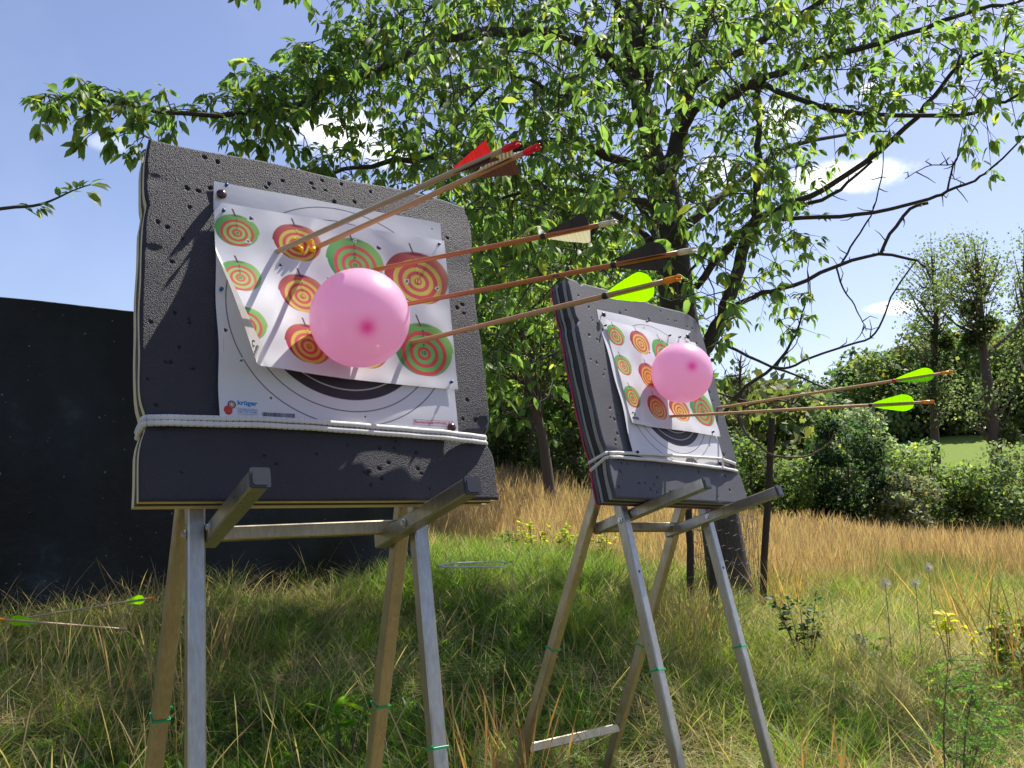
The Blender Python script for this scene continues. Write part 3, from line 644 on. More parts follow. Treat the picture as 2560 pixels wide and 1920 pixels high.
def arrow(E, Tp, shaft, nockm, vanes, label, thread=None, rad=.0046, group='arrows stuck in the near foam block', kind='para', VL=.105, gap=.030, inside=.03, marks=False, depthL=None):
    D = nrm(Tp-E); view = nrm((E+Tp)/2-C0); up0 = nrm(np.cross(np.cross(view, D), view)*0+np.cross(view, D)); 
    if up0[2] < 0: up0 = -up0
    up0 = nrm(up0-D*(up0@D)); sd = np.cross(D, up0)
    r = root('arrow', E, label, 'arrow', group); NL = .034
    Q = Tp-D*NL; mb = MB(); n = 14; mb.tube([E-D*inside+(Q-E+D*inside)*t for t in np.linspace(0, 1, n)], [rad*(1 if t < .8 else 1-.12*(t-.8)/.2) for t in np.linspace(0, 1, n)], 12); mb.build('shaft', M[shaft], r, True)
    mb = MB(); mb.tube([Q-D*.004, Q, Q+D*.008, Q+D*.020, Q+D*.023], [rad*.95, rad*1.12, rad*1.15, rad*1.05, rad*.8], 12)
    for sg in (1, -1):
        mb.tube([Q+D*.016+up0*sg*rad*.45, Q+D*.026+up0*sg*rad*.66, Q+D*NL+up0*sg*rad*.55], [rad*.62, rad*.5, rad*.3], 8)
    mb.build('nock', M[nockm], r, True)
    V0 = Q-D*(VL+gap)
    for ang, H, colf, kd in vanes:
        a = math.radians(ang); u = up0*math.sin(a)+sd*math.cos(a)
        V, Fc, Cc = vane(None, V0, D, u, VL, H, kd or kind, colf)
        obj('fletching', V, Fc, M['lime' if colf is lime else 'feather'], r, True, Cc)
    if thread:
        mb = MB(); mb.tube([V0-D*.006, V0-D*.003, V0+D*.003, V0+D*.006], [rad, rad*1.25, rad*1.25, rad], 12); mb.build('thread_wrap', M[thread], r, True)
    if marks:
        P_, Fc = textmesh('400', 1, .01); mx = P_.max(0); out = -nrm(view-D*(view@D))
        def wr(P_, Fc, p0, L_, h, mt):
            x = P_[:, 0]/mx_[0]*L_; y = (P_[:, 1]/mx_[1]-.5)*h; VV = p0+D*x[:, None]+out*np.sqrt(np.maximum((rad*1.03)**2-y**2, 0))[:, None]+np.cross(out, D)[None]*(-y[:, None])*-1
            obj('lettering', VV, Fc, M[mt], r)
        mx_ = mx; wr(P_, Fc, E+D*(np.linalg.norm(Tp-E)*.60), .018, .006, 'ink')
    return r
lime = lambda i, rg: LIME*(1+rg.uniform(-.08, .05))
blk = lambda i, rg: A([.016, .014, .022])*(1+rg.uniform(0, .5))
red = lambda i, rg: A([.62, .02, .03])*(1+rg.uniform(-.15, .1))
wht = lambda i, rg: A([.8, .70, .70])*(1+rg.uniform(-.04, .02))
bar = lambda i, rg: A([.55, .45, .30]) if i % 2 else A([.14, .08, .05])
dkb = lambda i, rg: A([.045, .018, .02])*(1+rg.uniform(0, .5))
D0 = A([.34, -.08, .93])
def arr_pts(b, e, n, w=.008):
    k = BL[b]; uu, vv = uv(b, *e, w); E = bp(b, uu, vv, w); best = None
    for L in np.arange(.52, .95, .01):
        d = ray(*n); q = C0-E; a = d@d; b2 = 2*d@q; c = q@q-L*L; disc = b2*b2-4*a*c
        if disc < 0: continue
        for sg in (-1, 1):
            s = (-b2+sg*math.sqrt(disc))/(2*a); Dd = (C0+d*s-E)/L; f = Dd@k['X']*D0[0]+Dd@k['U']*D0[1]+Dd@k['N']*D0[2]
            if best is None or f > best[0]: best = (f, C0+d*s, L)
    print('arrow', e, best[0], best[2]); return E, best[1]
E, Q = arr_pts(0, (688, 631), (1300, 356)); arrow(E, Q, 'wood0', 'rednock', [(95, .025, red, 'shield'), (215, .020, dkb, 'shield'), (335, .018, dkb, 'shield')], 'uppermost arrow in the near target, red shield feather and red nock', rad=.0058)
E, Q = arr_pts(0, (792, 618), (1351, 364)); arrow(E, Q, 'wood1', 'rednock', [(125, .022, bar, 'shield'), (262, .030, dkb, 'shield'), (10, .015, dkb, 'shield')], 'arrow just below the uppermost, barred cream and dark feathers with red nock', rad=.0058)
E, Q = arr_pts(0, (925, 677), (1541, 554)); arrow(E, Q, 'bamboo', 'ivory', [(85, .024, blk, 'flat'), (265, .026, wht, 'flat'), (0, .012, blk, 'flat')], 'arrow with one black and one white vane and ivory nock, above the balloon', 'bamboo' and 'thread_black', rad=.0053)
E, Q = arr_pts(0, (960, 771), (1743, 623)); arrow(E, Q, 'bamboo', 'ivory', [(88, .026, blk, 'para'), (262, .022, blk, 'para'), (10, .012, blk, 'para')], 'reddish arrow with all black vanes and ivory nock, below the white vaned arrow', 'thread_black', rad=.0053, marks=True, VL=.11)
E, Q = arr_pts(0, (1029, 857), (1704, 693)); arrow(E, Q, 'wood1', 'orange', [(80, .026, lime, None), (262, .026, lime, None), (0, .014, lime, None)], 'lowest arrow in the near target, lime feathers and orange nock, in the large green apple', 'thread_black', rad=.0058)
g = 'arrows stuck in the farther foam block'
E, Q = arr_pts(1, (1793, 1020), (2382, 929), .0); arrow(E, Q, 'wood1', 'orange', [(75, .026, lime, None), (250, .018, lime, None), (300, .020, lime, None)], 'upper arrow in the farther target, lime feathers with red thread, in the foam edge', 'thread_red', rad=.0053, group=g, VL=.13)
E, Q = arr_pts(1, (1672, 1041), (2336, 1004)); arrow(E, Q, 'wood1', 'orange', [(85, .026, lime, None), (262, .022, lime, None), (0, .014, lime, None)], 'lower arrow in the farther target, lime feathers with black thread, in an apple', 'thread_black', rad=.0053, group=g, VL=.13)
g = 'arrows lying in the grass by the black screen'
q1 = at(385, 1494, 4.2); q0 = at(52, 1546, 4.5); arrow(q0, q1, 'wood0', 'orange', [(80, .020, lime, None), (262, .018, lime, None), (0, .012, lime, None)], 'arrow slanting up out of the grass, lime feathers at its right end', None, rad=.0053, group=g, VL=.12)
q1 = at(-12, 1547, 3.9); q0 = at(300, 1572, 4.15); arrow(q0, q1, 'wood0', 'orange', [(80, .020, lime, None), (262, .018, lime, None), (0, .012, lime, None)], 'arrow lying in the grass, lime feathers at its left end by the photo edge', None, rad=.0053, group=g, VL=.12)
# ------------------------------------------------------------------ stands
def stand(b, uL, uR, armL, armR, rl, lowbar, ties, label, fl_w, gz):
    k = BL[b]; X, U, NN = k['X'], k['U'], k['N']; h = .0175
    r = root('target_stand', bp(b, (uL+uR)/2, 1.75, -.3)*A([1, 1, 0])+A([0, 0, gz]), label, 'target stand', 'galvanised steel easel stands')
    def down(p, d, z=-.03):
        s = (G(p[0], p[1])+z-p[2])/d[2]; return p+d*s
    for side, u, (w0, w1) in (('l', uL, fl_w[0]), ('r', uR, fl_w[1])):
        top = bp(b, u, .25, w0-(w1-w0)*.6); mid = bp(b, u, 1.3, w1); q = down(mid, nrm(mid-top))
        mb = MB(); mb.beam(top, q, X, NN, h, h, .0035); lg = mb.build('leg', M['steel'], r)
        # marks and bolt
        bt = bp(b, u, .845 if b == 0 else .83, w0+h)
        for tt in ties:
            if tt[0] == side+'f': tie(lg, bp(b, u, tt[1], w0+(w1-w0)*(tt[1]-.8)/.5), nrm(mid-top), X, NN, h, tt[2])
        mb = MB(); sg = 1 if side == 'l' else -1
        for s in (1, -1):
            c = bp(b, u+s*(h+.001), .845, w0); mb.tube([c, c+X*s*.002, c+X*s*.0025, c+X*s*.008], [.011, .011, .0065, .006], 8)
        c = bp(b, u, 1.02, w0+h) ; mb2 = MB(); mb2.tube([c-NN*.001, c+NN*.0012], [.0055, .0045], 10)
        mb.build('bolt', M['bolt'], r, False); obj('bolt_hole', A(mb2.v), mb2.f, M['cap'], r)
    for side, u, (v0, w0, v1, w1) in (('l', uL+.0, rl[0]), ('r', uR-.0, rl[1])):
        a = bp(b, u, v0, w0); c = bp(b, u, v1, w1); d = nrm(c-a); q = down(a, d); a2 = a-d*.30
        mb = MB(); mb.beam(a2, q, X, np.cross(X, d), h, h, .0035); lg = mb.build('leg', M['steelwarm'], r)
        for tt in ties:
            if tt[0] == side+'r':
                f = (tt[1]-v0)/(v1-v0); tie(lg, a+(c-a)*f, d, X, np.cross(X, d), h, tt[2])
    def cross(v, w, hh, nm, e=.0):
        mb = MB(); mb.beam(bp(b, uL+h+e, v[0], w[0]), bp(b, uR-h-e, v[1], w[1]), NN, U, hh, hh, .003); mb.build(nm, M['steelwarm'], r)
    dv, dw = (rl[0][2]-rl[0][0]), (rl[0][3]-rl[0][1]); 
    def on_rear(i, v): v0, w0, v1, w1 = rl[i]; return w0+(w1-w0)*(v-v0)/(v1-v0)
    cross((.825, .825), (on_rear(0, .825)+.002, on_rear(1, .825)+.002), .0155, 'crossbar', .001)
    cross((lowbar, lowbar), (on_rear(0, lowbar), on_rear(1, lowbar)), .0165, 'crossbar', .001)
    cross((.42, .42), (-.118, -.118), .015, 'crossbar', .001)
    for (cap, dep, rear) in (armL, armR):
        P = at(*cap, dep); u = (P-k['TL'])@X; rr = ray(*rear); s = ((k['TL']-C0)@X+u)/(rr@X); Q = C0+rr*s; d = nrm(P-Q)
        mb = MB(); mb.beam(Q, P-d*.006, X, np.cross(X, d), h, h, .003); am = mb.build('support_arm', M['steel'], r)
        mb = MB(); mb.beam(P-d*.0058, P, X, np.cross(X, d), h+.0012, h+.0012, .003); mb.beam(P, P+d*.0015, X, np.cross(X, d), h-.003, h-.003, .004); mb.build('end_cap', M['cap'], am)
        mb = MB(); c = P-d*.30 if b == 0 else P-d*.30
        for s in (1, -1): mb.tube([c+X*s*(h+.0005), c+X*s*(h+.002), c+X*s*(h+.0022), c+X*s*(h+.008)], [.011, .011, .0065, .006], 8)
        mb.build('bolt', M['bolt'], am)
    return r
def tie(lg, c, d, a, bb, h, tail):
    mb = MB(); bb = nrm(bb-d*(bb@d)); a = nrm(np.cross(bb, d)); g_ = h+.0016; P = [c+a*g_+bb*g_, c-a*g_+bb*g_, c-a*g_-bb*g_, c+a*g_-bb*g_]
    for i in range(4): mb.beam(P[i], P[(i+1) % 4], d, nrm(np.cross(d, P[(i+1) % 4]-P[i])), .0028, .001, .0004)
    mb.beam(P[1]-d*.004, P[1]-a*.010*tail-d*.010*tail, bb, d, .003, .003, .0005); mb.build('cable_tie', M['tie'], lg)
stand(0, .130, .636, ((651, 1193), 1.54, (520, 1350)), ((1183, 1213), 1.76, (953, 1353)), ((.80, -.245, 1.31, -.54), (.80, -.195, 1.386, -.47)), 1.62,
      [('lr', 1.20, 1.), ('rr', 1.235, 1.), ('rf', 1.33, .3)], 'near galvanised steel stand carrying the foam block with the larger balloon', ((-.128, -.125), (-.115, -.105)), G(-.3, 2.2))
stand(1, .150, .650, ((1769, 1207), 2.72, (1490, 1324)), ((1950, 1227), 3.00, (1668, 1333)), ((.80, -.248, 1.413, -.706), (.80, -.235, 1.408, -.671)), 1.505,
      [('lr', 1.19, 1.), ('rr', 1.22, 1.), ('lf', 1.33, .6), ('rf', 1.30, .6)], 'farther galvanised steel stand carrying the foam block with the smaller balloon', ((-.106, -.106), (-.106, -.106)), G(.6, 3.4))
#PART3
# ------------------------------------------------------------------ leaves
def leaf_mesh(P, D, Nn, L, Wd, fold=.35, curl=.25):
    """many leaves: P base, D direction, Nn approximate normal, L length, Wd half width (arrays)"""
    n = len(P); D = D/np.linalg.norm(D, axis=1)[:, None]; Nn = Nn-D*(Nn*D).sum(1)[:, None]; Nn = Nn/np.maximum(np.linalg.norm(Nn, axis=1), 1e-6)[:, None]
    Sd = np.cross(D, Nn); L = L[:, None]; Wd = Wd[:, None]
    V = np.zeros((n, 8, 3)); down = -Nn
    def pt(t, s, k): return P+D*L*t+Sd*Wd*s+Nn*(np.abs(s)*Wd*fold)-Nn*(L*curl*t*t)
    for i, (t, s) in enumerate(((0, 0), (.33, -.9), (.33, 0), (.33, .9), (.70, -.75), (.70, 0), (.70, .75), (1.0, 0))): V[:, i] = pt(t, s, 0)
    base = (np.arange(n)*8)[:, None]
    Q = np.array([[0, 2, 1, 1], [0, 3, 2, 2], [1, 2, 5, 4], [2, 3, 6, 5], [4, 5, 7, 7], [5, 6, 7, 7]])
    T3 = np.array([[0, 2, 1], [0, 3, 2], [1, 2, 5], [1, 5, 4], [2, 3, 6], [2, 6, 5], [4, 5, 7], [5, 6, 7]])
    Fc = (base[:, :, None]+T3[None]).reshape(-1, 3)
    return V.reshape(-1, 3), Fc
def quad_leaves(P, D, Nn, L, Wd):
    D = D/np.linalg.norm(D, axis=1)[:, None]; Nn = Nn-D*(Nn*D).sum(1)[:, None]; Nn = Nn/np.maximum(np.linalg.norm(Nn, axis=1), 1e-6)[:, None]; Sd = np.cross(D, Nn)
    L = L[:, None]; Wd = Wd[:, None]; V = np.stack([P, P+D*L*.5+Sd*Wd+Nn*L*.08, P+D*L, P+D*L*.5-Sd*Wd+Nn*L*.08], 1)
    n = len(P); return V.reshape(-1, 3), (np.arange(n)*4)[:, None]+np.array([[0, 1, 2, 3]])
def leafcol(n, rg, base, var=.3, yel=.15):
    c = A(base)[None]*(1+rg.uniform(-var, var, (n, 1))); y = (rg.random((n, 1)) < yel); c = np.where(y, c*A([1.9, 1.35, .9]), c); return c
rg = np.random.default_rng(21)
CH = (.110, .168, .052)
def unit(n, rg): v = rg.normal(size=(n, 3)); return v/np.linalg.norm(v, axis=1)[:, None]
def twig_leaves(pts, nl, rg, L0=.100, droop=.55):
    """leaves alternately along a twig polyline"""
    pts = A(pts); seg = np.linalg.norm(np.diff(pts, axis=0), axis=1); cum = np.concatenate([[0], np.cumsum(seg)]); 
    nd = np.concatenate([rg.uniform(.1, .95, max(1, nl//4)), [.99]]); t = nd[rg.integers(0, len(nd), nl)]*cum[-1]; t[-3:] = cum[-1]*.99
    P = np.stack([np.interp(t, cum, pts[:, i]) for i in range(3)], 1); ax = nrm(pts[-1]-pts[0])
    D = unit(nl, rg)*A([1, 1, .5]); D = D/np.linalg.norm(D, axis=1)[:, None]+ax*.55+A([0, 0, -droop]); Nn = unit(nl, rg)*.6+A([0, 0, 1.])
    return P+D*.008, D, Nn, L0*rg.uniform(.5, 1.25, nl)
class Crown:
    def __init__(s): s.P = []; s.D = []; s.N = []; s.L = []
    def add(s, r): s.P.append(r[0]); s.D.append(r[1]); s.N.append(r[2]); s.L.append(r[3])
    def arr(s): return [np.concatenate(x) for x in (s.P, s.D, s.N, s.L)]
def crownmesh(cr, name, parent, rg, mat='leaf', base=CH, wr=.22, keep=None, loc=None, label=None):
    P, D, Nn, L = cr.arr()
    if keep is not None: k = keep(P); P, D, Nn, L = P[k], D[k], Nn[k], L[k]
    V, Fc = leaf_mesh(P, D, Nn, L, L*wr*rg.uniform(.85, 1.15, len(L))); c = np.repeat(leafcol(len(P), rg, base), 8, axis=0)
    print(name, 'leaves', len(P)); return obj(name, V, Fc, M[mat], parent, False, c, loc=loc)
# ------------------------------------------------------------------ the cherry tree
def pl(L, d0, d1):
    n = len(L); return [at(x, y, d0+(d1-d0)*i/(n-1)) for i, (x, y) in enumerate(L)]
def smooth(pts, k=3):
    pts = A(pts); n = len(pts); t = np.arange(n); T_ = np.linspace(0, n-1, (n-1)*k+1); out = np.zeros((len(T_), 3))
    m = np.gradient(pts, axis=0)
    for i, x in enumerate(T_):
        j = min(int(x), n-2); f = x-j; h0 = 2*f**3-3*f*f+1; h1 = f**3-2*f*f+f; h2 = -2*f**3+3*f*f; h3 = f**3-f*f
        out[i] = h0*pts[j]+h1*m[j]+h2*pts[j+1]+h3*m[j+1]
    return out
TD = 8.5
tb = at(1828, 1465, TD); tb[2] = G(tb[0], tb[1])-.05
tree = root('cherry_tree', tb, 'big leafy cherry tree with dark trunk behind the farther stand, branches spreading over both targets', 'tree', 'trees')
LIMBS = []   # (points, r0, r1)
def limb(L, d0, d1, r0, r1, k=3): p = smooth(pl(L, d0, d1), k); LIMBS.append((p, r0, r1)); return p
limb([(1828, 1480), (1812, 1380), (1790, 1240), (1755, 1080), (1722, 920), (1694, 760), (1676, 600), (1662, 500), (1645, 440)], TD, TD-.2, .195, .155)
limb([(1650, 470), (1630, 384), (1610, 260), (1592, 150), (1588, 0), (1580, -180), (1560, -420)], TD-.2, TD-.4, .125, .05)
limb([(1660, 470), (1684, 384), (1722, 220), (1748, 90), (1775, 0), (1800, -150), (1850, -380)], TD-.2, TD, .095, .04)
limb([(1715, 240), (1790, 170), (1878, 114), (1971, 55), (2030, 20), (2150, -60)], TD, TD-.6, .05, .02)
limb([(1690, 380), (1725, 300), (1762, 262), (1929, 190), (2140, 122), (2308, 72), (2477, 21), (2600, -10)], TD-.1, TD-2., .045, .010)
limb([(1620, 300), (1560, 190), (1483, 120), (1400, 92), (1307, 81), (1171, 86), (1036, 122), (945, 176), (859, 203), (769, 253), (669, 276), (542, 285), (407, 282), (249, 253), (149, 240)], TD-.3, 5.3, .06, .007)
limb([(1640, 440), (1520, 385), (1420, 357), (1300, 370), (1180, 395), (1060, 398), (1000, 402), (927, 409), (827, 436), (760, 455)], TD-.2, 6.3, .05, .010)
limb([(1890, 240), (1908, 215), (2055, 270), (2182, 283), (2393, 291), (2480, 262), (2580, 230)], TD-.5, TD-2.6, .03, .009)
limb([(1800, 262), (1860, 225), (1908, 215)], TD-.3, TD-.5, .035, .03)
# big right hand limb rising from the trunk
limb([(1722, 930), (1769, 863), (1805, 796), (1836, 710), (1865, 600), (1887, 548), (1891, 500), (1897, 422), (1899, 340), (1890, 240)], TD-.05, TD-.7, .085, .022)
limb([(1802, 633), (1887, 552), (1962, 518), (2060, 470), (2203, 375), (2287, 291), (2351, 219), (2397, 165), (2435, 143), (2507, 133), (2580, 146)], TD-.4, TD-2.2, .034, .008)
limb([(2393, 172), (2398, 138)], TD-1.9, TD-1.9, .013, .009)
limb([(1962, 528), (2055, 500), (2120, 458), (2180, 400)], TD-.7, TD-1.1, .022, .011)
limb([(1740, 720), (1802, 640), (1840, 600)], TD-.1, TD-.4, .035, .04)
limb([(1887, 553), (2055, 544), (2182, 532), (2321, 498), (2368, 477), (2435, 451), (2477, 422), (2570, 330)], TD-.6, TD-2., .022, .006)
limb([(2368, 477), (2384, 413), (2401, 380), (2443, 312)], TD-1.6, TD-1.9, .009, .004)
limb([(2400, 376), (2395, 372), (2386, 410), (2330, 413), (2290, 430), (2262, 448)], TD-1.7, TD-1.7, .006, .003)
limb([(2321, 505), (2275, 523), (2224, 586), (2201, 633)], TD-1.4, TD-1.2, .014, .015)
limb([(1820, 775), (1850, 758), (1907, 734), (1983, 712), (2090, 667), (2197, 634), (2282, 649), (2315, 668)], TD-.3, TD-1.6, .028, .009)
limb([(2090, 667), (2108, 720), (2130, 752), (2148, 787), (2160, 810), (2166, 827)], TD-1, TD-1.1, .009, .003)
limb([(2100, 665), (2126, 618), (2161, 564), (2182, 527), (2203, 443), (2209, 380)], TD-1, TD-1.3, .010, .004)
limb([(2290, 652), (2262, 690), (2228, 743), (2206, 801), (2175, 845), (2126, 861), (2027, 894), (1974, 919), (1934, 919)], TD-1.5, TD-1., .006, .012)
limb([(1760, 850), (1787, 852), (1871, 890), (1934, 919), (1983, 934), (2072, 974), (2120, 985)], TD-.2, TD-1.2, .018, .006)
limb([(1790, 1060), (1813, 1028), (1867, 966), (1934, 917), (1974, 868), (1992, 823), (2010, 770), (2020, 740)], TD-.3, TD-1.2, .022, .004)
limb([(1760, 960), (1796, 983), (1849, 999), (1870, 1003)], TD-.2, TD-.5, .012, .006)
limb([(1770, 1030), (1830, 1030), (1900, 1005), (1960, 1003), (1985, 1010), (2010, 985), (2050, 1000), (2130, 1010)], TD-.2, TD-1.1, .012, .005)
limb([(1940, 920), (1960, 890), (1990, 860), (1998, 820), (1994, 790)], TD-.8, TD-1, .006, .003)
limb([(1560, 470), (1500, 560), (1440, 640), (1400, 700), (1330, 770), (1250, 850)], TD-.4, TD-1.2, .03, .006)
limb([(1690, 780), (1600, 800), (1450, 850), (1350, 900), (1230, 930)], TD-.3, TD-.9, .022, .006)
limb([(1690, 870), (1560, 920), (1440, 960), (1340, 1010), (1230, 1050)], TD-.2, TD-.8, .020, .005)
limb([(1655, 520), (1580, 500), (1480, 480), (1350, 470), (1240, 500), (1180, 540)], TD-.2, TD-1.3, .035, .008)
limb([(1610, 200), (1500, 220), (1400, 240), (1290, 190), (1215, 220), (1140, 320), (1080, 420)], TD-.3, TD-1.6, .03, .005)
limb([(1660, 600), (1560, 640), (1500, 680)], TD-.2, TD-.8, .03, .008)
limb([(1690, 760), (1710, 700), (1760, 640), (1790, 600)], TD-.2, TD-.6, .02, .008)
for k in range(9):   # upper crown above the frame
    a = rg.uniform(0, 6.28); z = rg.uniform(6.2, 9); x0 = at(1600, -150, TD-.3); e = x0+A([math.cos(a)*rg.uniform(1.2, 2.6), math.sin(a)*rg.uniform(1.2, 2.6), 0]); e[2] = z
    LIMBS.append((smooth([x0, (x0+e)/2+A([0, 0, .3]), e], 4), .05, .01))
for k in range(10):   # limbs at the back and the front of the crown, hidden from the front by the others
    a = math.radians(rg.uniform(20, 160) if k < 6 else rg.uniform(200, 330)); st = LIMBS[0][0][int(rg.uniform(.72, 1)*len(LIMBS[0][0]))-1] if k < 6 else LIMBS[1][0][6+k % 3*3]
    e = st+A([math.cos(a), math.sin(a), 0])*rg.uniform(1.6, 3.0)+A([0, 0, rg.uniform(.6, 2.0)]); LIMBS.append((smooth([st, (st+e)/2+A([0, 0, .35]), e], 4), .045, .01))
mbt = MB(); mbl = MB(); nodes = []; 
for i, (p, r0, r1) in enumerate(LIMBS):
    m = len(p); jit = rg.normal(size=(m, 3))*min(.012, r0*.25) if i else np.zeros((m, 3)); q = p+jit; rad = np.linspace(r0, r1, m)
    if i == 0: rad = rad*(1+.18*np.exp(-np.arange(m)/2.0)); 
    (mbt if i < 3 else mbl).tube(q, list(rad), 14 if i < 3 else 8)
    for j in range(m): nodes.append((q[j], i))
# bare spurs on the dead right-hand branches
for i, (p, r0, r1) in enumerate(LIMBS[10:26]):
    for _ in range(int(2+8*len(p)/25)):
        j = rg.integers(1, len(p)-1); d = unit(1, rg)[0]; d = nrm(d+A([0, 0, .2])); L_ = rg.uniform(.05, .17); b_ = p[j]+d*L_*.6+rg.normal(size=3)*.01
        mbl.tube([p[j], b_, b_+nrm(d+rg.normal(size=3)*.5)*L_*.5], [.0055, .004, .002], 5)
mbt.build('trunk', M['bark'], tree, True)
# foliage density of the crown, one figure per 100 px cell, first row at y = -400
DENS = """
0000000034555667776655443322
0000001355667778877665544333
0000002456678888887776655443
0000005555778778878876654434
0000006757878787787787654546
0000000465445567876787652014
0565456743356777537545534334
0014014645677777447742000000
0000000002468888777554100000
0000000000047888876365220000
0000000000036655443265100000
0000000000034433333155300000
0000000000023320010221000000
0000000000012110000000000000
""".split()
def lit_keep(P, ground=True):
    keep = np.ones(len(P), bool); r = rg.random(len(P))
    for b, pr, mg in ((0, .985, .10), (1, .93, .10)):
        k = BL[b]; t = ((P-k['TL'])@k['N'])/(SUN@k['N']); H = P-t[:, None]*SUN-k['TL']; u = H@k['X']; v = -(H@k['U'])
        keep &= ~((t > 0) & (u > -mg) & (u < .8+mg) & (v > -mg) & (v < .86+mg) & (r < pr))
    if not ground: return keep
    H = P-SUN*((P[:, 2]-G(P[:, 0], P[:, 1]))/SUN[2])[:, None]; gr = H[:, 0]/np.maximum(H[:, 1], .5); gy = H[:, 1]
    open_ = np.maximum(ss(.10, .20, gr), ss(5.6, 7.0, gy)); fwd = P[:, 1]*cp+(P[:, 2]-CZ)*sp; upc = (P[:, 2]-CZ)*cp-P[:, 1]*sp; seen = upc/fwd < 960/F
    keep &= ~((r < np.where(seen, .45, .95)*open_) & (P[:, 2] > 1))
    return keep
cr = Crown(); tw = []
NP = A([n[0] for n in nodes]); root_np = len(NP)
ctr = at(1650, 300, TD)
starts = []
for r_, row in enumerate(DENS):
    y0 = -400+100*r_-0
    for c_, ch in enumerate(row):
        d = int(ch)
        if not d: continue
        for _ in range(int(d*(1.0 if r_ < 4 else (1.2 if c_ < 7 else (1.9 if c_ < 11 else (2.0 if c_ < 18 else 1.6))))+rg.random())):
            px, py = c_*100+rg.uniform(0, 100), y0+rg.uniform(0, 100)
            # depth follows the nearest limbs in the picture
            tt = np.clip((1650-px)/1500, 0, 1) if px < 1650 else np.clip((px-1650)/1000, 0, 1)
            mid = TD-.3-(2.9*tt**1.1 if px < 1650 else 2.0*tt); spread = (2.4*(1-tt)**1.0+.25)
            dep = mid+rg.normal()*spread*.62+(.3 if px > 1300 and px < 1900 else 0)
            dep = np.clip(dep, 4.9, 12.0)
            p_ = at(px, py, dep)
            if (c_ < 10 or c_ > 19) and r_ >= 4:      # near the left the leaves keep close to their limbs
                q_ = NP[np.linalg.norm(NP-p_, axis=1).argmin()]; dv = p_-q_; dl = np.linalg.norm(dv); p_ = q_+dv/max(dl, 1e-6)*min(dl, .22 if c_ < 7 else .34)
            fw_ = p_[1]*cp+(p_[2]-CZ)*sp; sx_ = 1280+F*p_[0]/fw_; sy_ = 960-F*((p_[2]-CZ)*cp-p_[1]*sp)/fw_
            if sx_ > 2030 and sy_ > 345: continue      # dead, leafless limbs low on the right
            if not lit_keep(p_[None])[0]: continue
            starts.append(p_)
starts.sort(key=lambda p: np.linalg.norm(p-ctr))
NPl = [NP]; buf = []
for p in starts:
    allp = np.concatenate(NPl+([A(buf)] if buf else [])); dd = np.linalg.norm(allp-p, axis=1); j = dd.argmin(); q = allp[j]; D_ = dd[j]
    if D_ > 1.6: p = q+(p-q)*1.5/D_; D_ = 1.5
    if D_ > .08:
        mid = (p+q)/2+A([0, 0, .12*D_])+rg.normal(size=3)*.04*D_; mbl.tube([q, mid, p], [.004+.004*min(D_, 1.2), .0035+.002*D_, .003], 5, cap=False); buf.append(mid)
    buf.append(p)
    out = (p-ctr)*A([1, 1, .3]); out = nrm(out+1e-6)
    for _ in range(2):
        L_ = rg.uniform(.18, .42)*(.34 if p[0] < -2.0 else (.6 if p[0] < -1.2 else 1)); d = nrm(out*.5+unit(1, rg)[0]*.9+A([0, 0, -.1])); m1 = p+d*L_*.5; e = p+d*L_+A([0, 0, -.10*L_/.3])
        mbl.tube([p, m1, e], [.0035, .0028, .0015], 4, cap=False)
        cr.add(twig_leaves([p, m1, e], int(rg.integers(7, 13)), rg))
mbl.build('branch', M['bark'], tree, True, label=None) if False else obj('branches', A(mbl.v), mbl.f, M['bark'], tree, True)
crownmesh(cr, 'crown', tree, rg, keep=lambda P: lit_keep(P, False))
# ------------------------------------------------------------------ twig of a neighbouring tree, left
nb = A([-3.6, 3.3, 0.]); nb[2] = G(nb[0], nb[1])-.05
t2 = root('young_cherry_tree', nb, 'leafy twig reaching in from a tree beyond the left edge of the photo', 'tree', 'trees')
twp = smooth(pl([(-420, 640), (-200, 560), (0, 522), (81, 515), (127, 502), (181, 477), (226, 461)], 3.9, 3.7), 3)
mb = MB(); st = [nb, nb+A([.1, .1, 1.2]), nb+A([.2, .3, 2.1]), nb+A([.15, .4, 3.4])]; mb.tube(smooth(st, 4), list(np.linspace(.06, .025, 13)), 10); mb.build('trunk', M['bark'], t2, True)
mb = MB(); pth = smooth([nb+A([.15, .2, 1.7]), (nb+A([.15, .2, 1.7])+twp[0])/2+A([0, 0, .15]), twp[0]], 3); mb.tube(np.vstack([pth[:-1], twp]), list(np.linspace(.014, .002, len(pth)-1+len(twp))), 8)
mb.tube([at(60, 517, 3.76), at(88, 535, 3.75), at(97, 541, 3.74)], [.003, .002, .001], 5); mb.build('branches', M['bark'], t2, True)
c2 = Crown(); 
def px_leaf(b, e, d, w=0): 
    p, q = at(*b, d), at(*e, d+rg.uniform(-.02, .03)); D = q-p; return p, D, nrm(A([rg.uniform(-.3, .3), -.5, .8])), np.linalg.norm(D)
LV = [((95, 508), (140, 516)), ((40, 513), (72, 507)), ((70, 520), (82, 527)), ((100, 515), (140, 535)), ((100, 520), (120, 537)), ((95, 522), (98, 548)), ((90, 520), (112, 541)), ((150, 492), (138, 463)), ((178, 478), (140, 462)), ((180, 478), (165, 450)),
      ((192, 473), (184, 447)), ((200, 470), (205, 443)), ((205, 468), (220, 445)), ((222, 462), (255, 440)), ((226, 462), (277, 458)), ((228, 464), (272, 468)), ((185, 480), (208, 476)), ((180, 482), (182, 496)), ((216, 480), (256, 508)), ((225, 478), (260, 490)), ((170, 482), (142, 480)), ((200, 472), (235, 455))]
